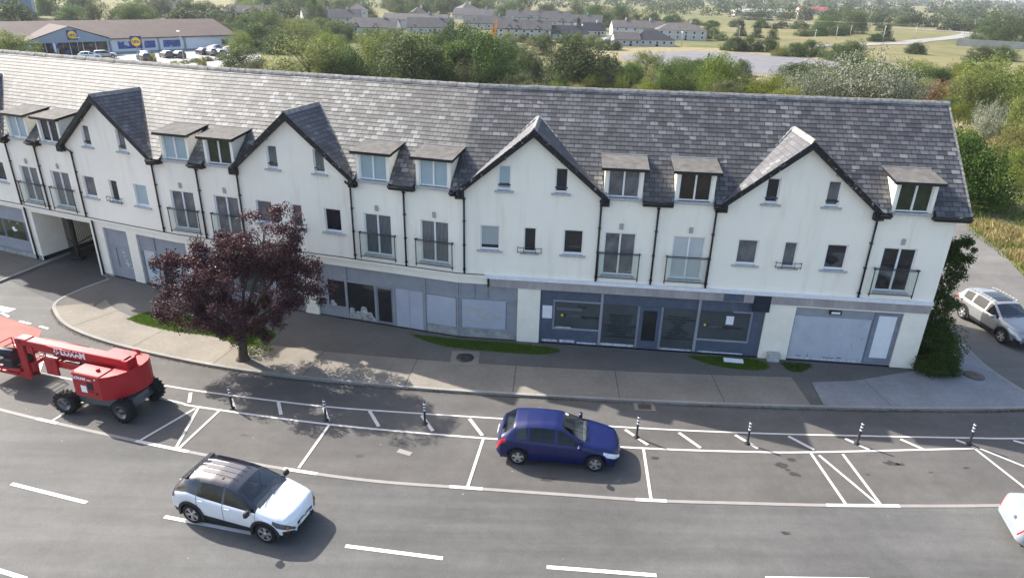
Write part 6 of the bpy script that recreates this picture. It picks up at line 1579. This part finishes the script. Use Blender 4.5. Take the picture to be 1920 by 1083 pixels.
# ---------------------------------------------------------------- houses
def house(name, label, x, y, w, d, he, hr, rz, roof='houseroof', hip=False, gablets=(), cols=4, chim=1, wall='housewall', wing=None):
    h = empty(name, (x, y, -.2), rad(rz), label, 'house'); m = MB(); m.box(-w/2, w/2, -d/2, d/2, 0, he)
    if not hip:
        for sx in (-w/2, w/2): m.poly([(sx, -d/2, he), (sx, d/2, he), (sx, 0, hr-.1)])
    for gx in gablets: m.poly([(gx-1.1, -d/2-.01, he), (gx+1.1, -d/2-.01, he), (gx, -d/2-.01, he+1.1)])
    m.build('wall', wall, h); ov = .3; r = MB(); k = d/2+ov; zo = he-.12
    if hip:
        e = w/2-min(w/2, d/2)*.95
        q = [(-w/2-ov, -k, zo), (w/2+ov, -k, zo), (w/2+ov, k, zo), (-w/2-ov, k, zo)]; a, b = (-e, 0, hr), (e, 0, hr)
        r.poly([q[0], q[1], b, a]); r.poly([q[2], q[3], a, b]); r.poly([q[1], q[2], b]); r.poly([q[3], q[0], a]); r.poly(q)
    else:
        for s in (-1, 1):
            r.poly([(-w/2-.15, s*k, zo), (w/2+.15, s*k, zo), (w/2+.15, 0, hr), (-w/2-.15, 0, hr)]); r.poly([(-w/2-.15, s*k, zo-.15), (w/2+.15, s*k, zo-.15), (w/2+.15, s*k, zo), (-w/2-.15, s*k, zo)])
            r.poly([(-w/2-.15, s*k, zo-.15), (-w/2-.15, s*k, zo), (-w/2-.15, 0, hr), (-w/2-.15, 0, hr-.18)]); r.poly([(w/2+.15, s*k, zo-.15), (w/2+.15, s*k, zo), (w/2+.15, 0, hr), (w/2+.15, 0, hr-.18)])
    for gx in gablets:
        for s in (-1, 1): r.poly([(gx, -d/2-.2, he+1.25), (gx+s*1.35, -d/2-.2, he-.1), (gx+s*1.35, -d/2+.2, he+.1), (gx, -d/2+2.2, he+1.25)]); r.poly([(gx, -d/2-.2, he+1.25), (gx+s*1.35, -d/2-.2, he-.1), (gx+s*1.35, -d/2-.2, he-.35), (gx, -d/2-.2, he+.95)])
    ro = r.build('roof', roof, h)
    for i in range(chim):
        m = MB(); cx = -w/2+.8+(w-1.6)*(i+.5)/chim if chim > 1 else w*.2; m.box(cx-.35, cx+.35, -.3, .3, hr-.5, hr+.7); m.box(cx-.25, cx-.05, -.1, .1, hr+.7, hr+.95); m.box(cx+.05, cx+.25, -.1, .1, hr+.7, hr+.95); m.build('chimney', 'sill', ro)
    w0 = None
    rows_ = [he*.62] if he > 2.4 else []
    rows_ = rows_ + [he*.18 if he > 2.4 else he*.35]
    for zz in rows_:
        for i in range(cols):
            wx = -w/2 + w*(i+.5)/cols; M = Matrix.Translation((wx, -d/2-.02, zz))
            if w0 is None:
                m = MB(); m.box(-.42, .42, -.04, .02, 0, .85); w0 = m.build('window', 'white', h, mw=M); m = MB(); m.box(-.34, .34, -.05, -.038, .07, .78); p0 = m.build('pane', 'glass_dark', w0)
            else: o = w0.copy(); COL.objects.link(o); o.parent = h; o.matrix_local = M; q = p0.copy(); COL.objects.link(q); q.parent = o
    m = MB(); m.box(-.4, .4, -d/2-.05, -d/2, 0, min(1.7, he*.75)); m.T = None; m.build('door', 'plastic', h, loc=(w*.5/cols, 0, 0))
    return h
house('terraced_house', 'long white terrace with curved gablets beside the orange tree', 2, 246, 18, 8, 3.0, 5.8, -3, gablets=(-5, -2.4, 4.5), cols=7, chim=2)
house('bungalow', 'dark roofed bungalow in front of the gabled white terraces', 17, 247, 12, 7, 1.9, 4.3, 6, 'houseroofdark', cols=3)
house('bungalow', 'dark roofed bungalow right of the other dark one, by the narrow conifer', 27, 266, 8, 7, 2.2, 4.6, 12, 'houseroofdark', cols=3)
house('terraced_house', 'white terrace with skylights and gable end facing right, behind the bungalows', 24, 303, 21, 8, 3.2, 6.0, -8, gablets=(-6, -1), cols=6, chim=1)
house('terraced_house', 'rear grey roofed terrace with two small gables behind the orange tree', 9, 345, 30, 9, 3.0, 6.0, -2, gablets=(-4, 0), cols=7, chim=3)
house('house', 'white two storey terrace with brown ridge, left of the hipped house', 45, 276, 20, 8, 3.0, 5.3, 2, 'houseroofbrown', cols=6, chim=2)
house('bungalow', 'low white bungalow with dark hipped roof near the slab', 41, 226, 13, 10, 1.9, 4.6, 4, 'houseroofdark', True, cols=6, chim=0)
house('bungalow', 'low white wing with pale roof left of the dark hipped bungalow', 33.0, 223, 8, 6, 1.9, 3.8, 4, 'houseroofbrown', cols=4, chim=0)
house('house', 'white two storey house with pale hipped roof at the right of the estate', 57.5, 259, 17, 9, 3.3, 5.5, -4, 'houseroofbrown', True, cols=6, chim=1)
house('house', 'white house with a steep roof at the far left of the estate', -84, 296, 8, 8, 3.6, 6.3, 25, 'houseroofbrown', cols=3)
house('house', 'white house with skylit roof, second from the left of the estate', -71, 288, 17, 8, 3.3, 6.3, 10, cols=5)
house('tower_house', 'tall square house with pyramid roof behind the skylit house', -74, 336, 9, 9, 4.6, 7.2, 10, 'houseroofbrown', True, cols=3)
house('house', 'grey roofed house with two gables in the front row of the estate', -50, 254, 16, 8, 1.9, 4.8, -4, gablets=(-6, 1), cols=4)
house('house', 'wide flat fronted white house at the middle of the estate', -39, 278, 24, 8, 3.6, 5.6, 3, 'houseroofbrown', cols=6)
house('bungalow', 'dark grey roof with skylights right of the two-gabled house', -31, 256, 16, 8, 2.3, 5.2, 3, cols=5)
house('tower_house', 'white house with small pyramid roof behind the wide white house', -47, 341, 8, 8, 3.6, 6.3, 20, 'houseroofbrown', True, cols=3)
house('tower_house', 'pyramid roofed house at the right rear of the estate', -30, 421, 11, 10, 4.0, 6.8, 30, 'houseroofbrown', True, cols=3)
house('house', 'long grey roofed house behind the tall dark crown', -22, 382, 24, 9, 2.2, 5.2, -10, cols=6)
house('house', 'grey roofed bungalow between the estate rows', -12, 292, 20, 8, 2.4, 5.0, 2, cols=5)
house('house', 'brown roofed house half hidden by trees over the supermarket roof', -120, 330, 22, 9, 2.6, 5.6, 12, 'houseroofbrown', cols=5)
house('house', 'grey roofed house in trees at the upper left, behind the supermarket', -165, 345, 18, 9, 2.6, 5.6, 25, 'houseroofbrown', cols=5)
house('bungalow', 'distant red roofed shed among trees at the upper right', 264, 665, 26, 12, 3.5, 6.5, 0, simple('red_far_roof', (.28, .06, .06), .8), cols=4, chim=0)
house('bungalow', 'distant pale shed roof left of the red roofed shed', 190, 585, 40, 12, 3.0, 5.0, 0, 'graywall', cols=5, chim=0)
# blue-grey clad block at the upper left corner
b = empty('warehouse', (-194, 282, -.2), rad(30), 'tall blue-grey clad block at the upper left corner', 'building'); m = MB(); m.box(-25, 5.5, -8, 8, 0, 10.5); m.build('wall', 'bluesheet', b)
m = MB(); m.box(-25.2, 5.7, -8.2, 8.2, 10.5, 10.8); m.build('roof', 'houseroofdark', b); m = MB(); m.box(-9.3, -8.5, -8.06, -8, 0, 10.4); m.build('wall_joint', 'shopgable', b)

# supermarket
ang = math.atan2(36.6, 32.0)
sh = empty('supermarket', (-102.6, 141.9, -.2), ang, 'low supermarket with brown roof, blue-grey porch gable and poster panels', 'shop')
def P_(name, mat, fn, parent=sh): m = MB(); fn(m); return m.build(name, mat, parent)
LEN = 48.6
P_('wall', 'shopwall', lambda m: (m.box(-30, LEN, 0, 21.5, 0, 3.3), m.poly([(LEN, 0, 3.3), (LEN, 21.5, 3.3), (LEN, 10.9, 6.2)])))
def rf(m):
    for y0, y1 in ((-.7, 10.9), (22.4, 10.9)): m.poly([(-30, y0, 3.15), (LEN+.7, y0, 3.15), (LEN+.7, y1, 6.35), (-30, y1, 6.35)])
    m.poly([(-30, -.7, 2.95), (LEN+.7, -.7, 2.95), (LEN+.7, -.7, 3.15), (-30, -.7, 3.15)]); m.poly([(LEN+.7, -.7, 2.95), (LEN+.7, 10.9, 6.15), (LEN+.7, 10.9, 6.35), (LEN+.7, -.7, 3.15)])
rfo = P_('roof', 'shoproof', rf)
gx, gh = 11.8, 7.9; gz = 5.9
P_('porch_roof', 'shoproof', lambda m: [m.poly([(gx, -2.6, gz), (gx+s*(gh+.4), -2.6, 3.2), (gx+s*(gh+.4), .1, 3.3), (gx, 9.0, gz)]) for s in (-1, 1)])
P_('porch_gable', 'shopgable', lambda m: (m.poly([(gx-gh, -2.4, 3.1), (gx+gh, -2.4, 3.1), (gx, -2.4, gz-.15)]), m.box(gx-gh, gx+gh, -2.4, -2.2, 2.75, 3.12), m.poly([(gx-gh, -2.4, 3.1), (gx+gh, -2.4, 3.1), (gx+gh, 0, 3.1), (gx-gh, 0, 3.1)])))
P_('entrance_glazing', 'glass_dark', lambda m: m.box(gx-gh+.5, gx+gh-.3, -.08, 0, .1, 2.8))
[P_('entrance_frame', 'shopwall', lambda m, x=x: m.box(x, x+.18, -.16, -.08, 0, 2.8)) for x in (5, 7.5, 9.6, 12.0, 14.5, 17)]
P_('column', 'shopwall', lambda m: [m.box(x-.2, x+.2, -2.4, -2.0, 0, 2.8) for x in (gx-gh+.3,)]); P_('column', 'shopwall', lambda m: m.box(gx-3.4, gx-3.0, -2.4, -2.0, 0, 2.8))
P_('shop_banner', 'poster_blue', lambda m: (m.box(8.3, 10.4, -.2, -.17, 1.5, 2.2), m.box(11.0, 11.9, -.2, -.17, .4, 1.0)))
[P_('pilaster', 'shopgable', lambda m, x=x: m.box(x, x+.35, -.3, 0, 0, 3.2)) for x in (19.8, 26.2, 30.2, 36.2)]; P_('dado', 'shopgable', lambda m: m.box(20, LEN, -.06, 0, 0, .35))
P_('poster_panel', 'poster', lambda m: [m.box(a, b, -.14, -.04, .9, 2.4) for a, b in ((21.6, 25.2),)]); P_('poster_panel', 'poster', lambda m: m.box(27.2, 29.6, -.14, -.04, .9, 2.4)); P_('poster_panel', 'poster', lambda m: m.box(31.4, 35.3, -.14, -.04, .9, 2.4))
P_('window', 'glass_dark', lambda m: m.box(45.5, 47.2, -.06, .0, .9, 2.1))
def logo(parent, T, s):
    m = MB(); m.T = T; m.box(-s, s, -.06, 0, -s, s); a = m.build('logo_board', 'logo_blue', parent)
    m = MB(); m.T = T
    for rr_, y in ((.92, -.075),): m.lathe([(y, .001), (y, s*rr_), (-.06, s*rr_)], 28)
    m.build('logo_ring', 'logo_red', a); m = MB(); m.T = T; m.lathe([(-.09, .001), (-.09, s*.82), (-.075, s*.82)], 28); m.build('logo_disc', 'logo_yellow', a)
    m = MB(); add_text(m, 'LIDL', s*.62, T @ Matrix.Translation((0, -.095, 0)) @ RX, bold=.06); m.build('logo_letters', 'logo_blue', a)
logo(sh, Matrix.Translation((gx+.4, -2.46, 4.2)), .95)
t = empty('totem_sign', (-75.3, 141.4, -.2), ang-.5, 'shop totem sign on a pole by the car park hedge', 'sign'); m = MB(); m.tube((0, 0, 0), (0, 0, 2.9), .12); m.tube((.5, 0, 0), (.5, 0, .01), .01) if False else None; m.build('pole', 'shopgable', t)
m = MB(); m.box(-1.0, 1.0, .0, .35, 2.7, 4.95); m.build('board', 'logo_blue', t); logo(t, Matrix.Translation((0, -.0, 3.85)), 1.0)
# lamps, poles
def lamp(x, y, h, rz, label, group):
    t = empty('street_lamp', (x, y, -.2), rz, label, 'street lamp', group); m = MB(); m.tube((0, 0, 0), (0, 0, h), .09, .05, 6); m.build('post', 'vent', t); m = MB(); m.bbox(-.15, .75, -.14, .14, h-.02, h+.12, .04); m.build('lamp_head', 'capwhite', t)
lamp(-65.2, 138.8, 6.1, 2.6, 'tall grey lamp post at the car park edge, left of the dark round tree', None); lamp(-92.3, 150.0, 3.6, 1, 'short lamp post before the supermarket porch', None); lamp(43.0, 231, 4.0, 2, 'lamp post in front of the dark hipped bungalow', None); lamp(51, 226, 4.0, 2, 'lamp post on the dry verge right of the hipped bungalow', None)
def pole(x, y, h, label):
    t = empty('utility_pole', (x, y, -.2), R.random()*3, label, 'utility pole', 'wooden poles in the far meadow'); m = MB(); m.tube((0, 0, 0), (.12*R.uniform(-1, 1)*h*.2, 0, h), .13, .09, 6); m.build('post', 'sill', t); m = MB(); m.box(-.6, .6, -.05, .05, h-.5, h-.4); m.build('cross_arm', 'sill', t)
for (x, y, h), l in zip([(99, 243, 5.2), (137.8, 274.7, 5.8), (162.8, 299.3, 5.2), (124.2, 284.4, 4.6), (143.9, 316, 4.2), (84.3, 278, 4.4)], ['pole behind the big dark bush past the slab', 'leaning pale pole by the pointed conifer', 'thin pole on the verge of the far road', 'pole between the dark bush and the pointed conifer, farther away', 'pole standing farthest back, right of the pale tall tree', 'pole beside the conifers past the slab']): pole(x, y, h, 'wooden ' + l)
m = MB(); pts = [Vector((70, 304, 8)), Vector((110, 236, 7.6)), Vector((160, 260, 7.6))]
for a, b in zip(pts, pts[1:]):
    for i in range(8):
        f = lambda t: a.lerp(b, t) + Vector((0, 0, -1.2*4*t*(1-t)*.5)); m.tube(f(i/8), f((i+1)/8), .03, n=4)
tag(m.build('overhead_wire', 'sill'), 'pale overhead wire crossing the far meadow', 'wire')
w = empty('far_wall', (169, 257, -.2), math.atan2(-10, 14), 'grey concrete wall by the dark trees at the far right', 'wall'); m = MB(); m.box(-12, 16, -.15, .15, 0, 2.4); m.build('panel', 'graywall', w); m = MB(); pass
for x in (-11.8, -6.4, -1, 4.6, 10.2, 15.8): m = MB(); m.box(x-.12, x+.12, -.22, .22, 0, 2.5); m.build('pier', 'graywall', w)
# cars far away
FC = [dict(BLUE, paint='paint_blue'), dict(SILV, paint='paint_silver', roofbars=None, sunroof=None), dict(BLUE, paint='paint_white'), dict(BLUE, paint='paint_dark'), dict(SEDAN, paint='paint_pearl')]
spots = [(-87, 144.5, .6, 2, 'small white car behind the clipped hedge, nearest the porch'), (-85, 146.5, .6, 1, 'silver car half behind the clipped hedge'), (-77.5, 147.5, 2.3, 1, 'silver car left of the totem sign pole'), (-76.3, 145.2, 2.4, 3, 'black car just behind the totem sign'), (-74.5, 151.0, 2.4, 3, 'black car right of the yellow young tree'), (-72.0, 151.2, 2.4, 3, 'dark car beside the lamp post in the car park'), (-70.5, 159.5, 2.4, 0, 'blue car right of the tall car park lamp'), (-68.0, 158.2, 2.4, 1, 'grey car second right of the tall car park lamp'), (-65.8, 157.3, 2.4, 3, 'black car at the right end of the parked row'), (-79.5, 176.0, 1.0, 3, 'black van-like car parked against the white supermarket wall'), (-71, 168.5, 1.2, 4, 'white car in the rear row of the car park'), (-66.5, 166, 1.2, 2, 'white car at the far right of the rear row'), (33.5, 236, .3, 1, 'silver car parked between the estate bungalows'), (30, 240, 1.2, 4, 'white car parked at the estate road')]
done = {}
for x, y, rz, k, l in spots:
    if k not in done:
        done[k] = make_car('parked_car', l, FC[k], (x, y, -.12), rz, 'cars parked far away', far=True); CH[done[k].name] = None
    else: tag(copy_tree(done[k], None, (x, y, -.12), rz), l)

# ---------------------------------------------------------------- camera, sky, sun
cam = bpy.data.cameras.new('camera'); co = bpy.data.objects.new('camera', cam); COL.objects.link(co)
cam.sensor_width = 36; cam.lens = 36*1275/1920; cam.clip_end = 9000; cam.clip_start = .1
RW = ((0.999663079, 0.0259562856, 0.0), (0.0104785983, -0.403565751, 0.91489064), (0.0237471627, -0.914582394, -0.403701767))
co.matrix_world = Matrix(((RW[0][0], -RW[0][1], -RW[0][2], 0), (RW[1][0], -RW[1][1], -RW[1][2], 0), (RW[2][0], -RW[2][1], -RW[2][2], 15.0), (0, 0, 0, 1)))
SC.camera = co
el, az = rad(38), rad(35.5)
sd = Vector((-math.cos(az)*math.cos(el), math.sin(az)*math.cos(el), math.sin(el)))
sun = bpy.data.lights.new('sun', 'SUN'); sun.energy = 3.9; sun.angle = rad(.53); sun.color = (1, .95, .87); so = bpy.data.objects.new('sun', sun); COL.objects.link(so); so.rotation_euler = sd.to_track_quat('Z', 'Y').to_euler()
w = bpy.data.worlds.new('World'); SC.world = w; w.use_nodes = True; nt = w.node_tree; bg = nt.nodes['Background']; sky = nt.nodes.new('ShaderNodeTexSky'); sky.sky_type = 'NISHITA'; sky.sun_disc = False; sky.sun_elevation = el; sky.sun_rotation = math.atan2(sd.x, sd.y); sky.air_density = 1.0; sky.dust_density = 3.0; sky.altitude = 0
nt.links.new(sky.outputs[0], bg.inputs[0]); bg.inputs[1].default_value = .13
hz = MB(); hz.box(-5200, 5200, -5100, 5250, -1.4, 48)
t = NT('haze_air'); v = t.n('VolumePrincipled', {'Color': (.80, .86, .93, 1), 'Density': .00014, 'Anisotropy': .2}); t.t.links.new(v.outputs[0], t.out.inputs['Volume'])
HAZE = True
if HAZE: tag(hz.build('haze', t.m), kind='stuff')
SC.view_settings.view_transform = 'Standard'; SC.view_settings.look = 'None'; SC.view_settings.exposure = 1.5; SC.view_settings.gamma = 1
SC.cycles.max_bounces = 6; SC.cycles.transparent_max_bounces = 12; SC.cycles.volume_bounces = 0
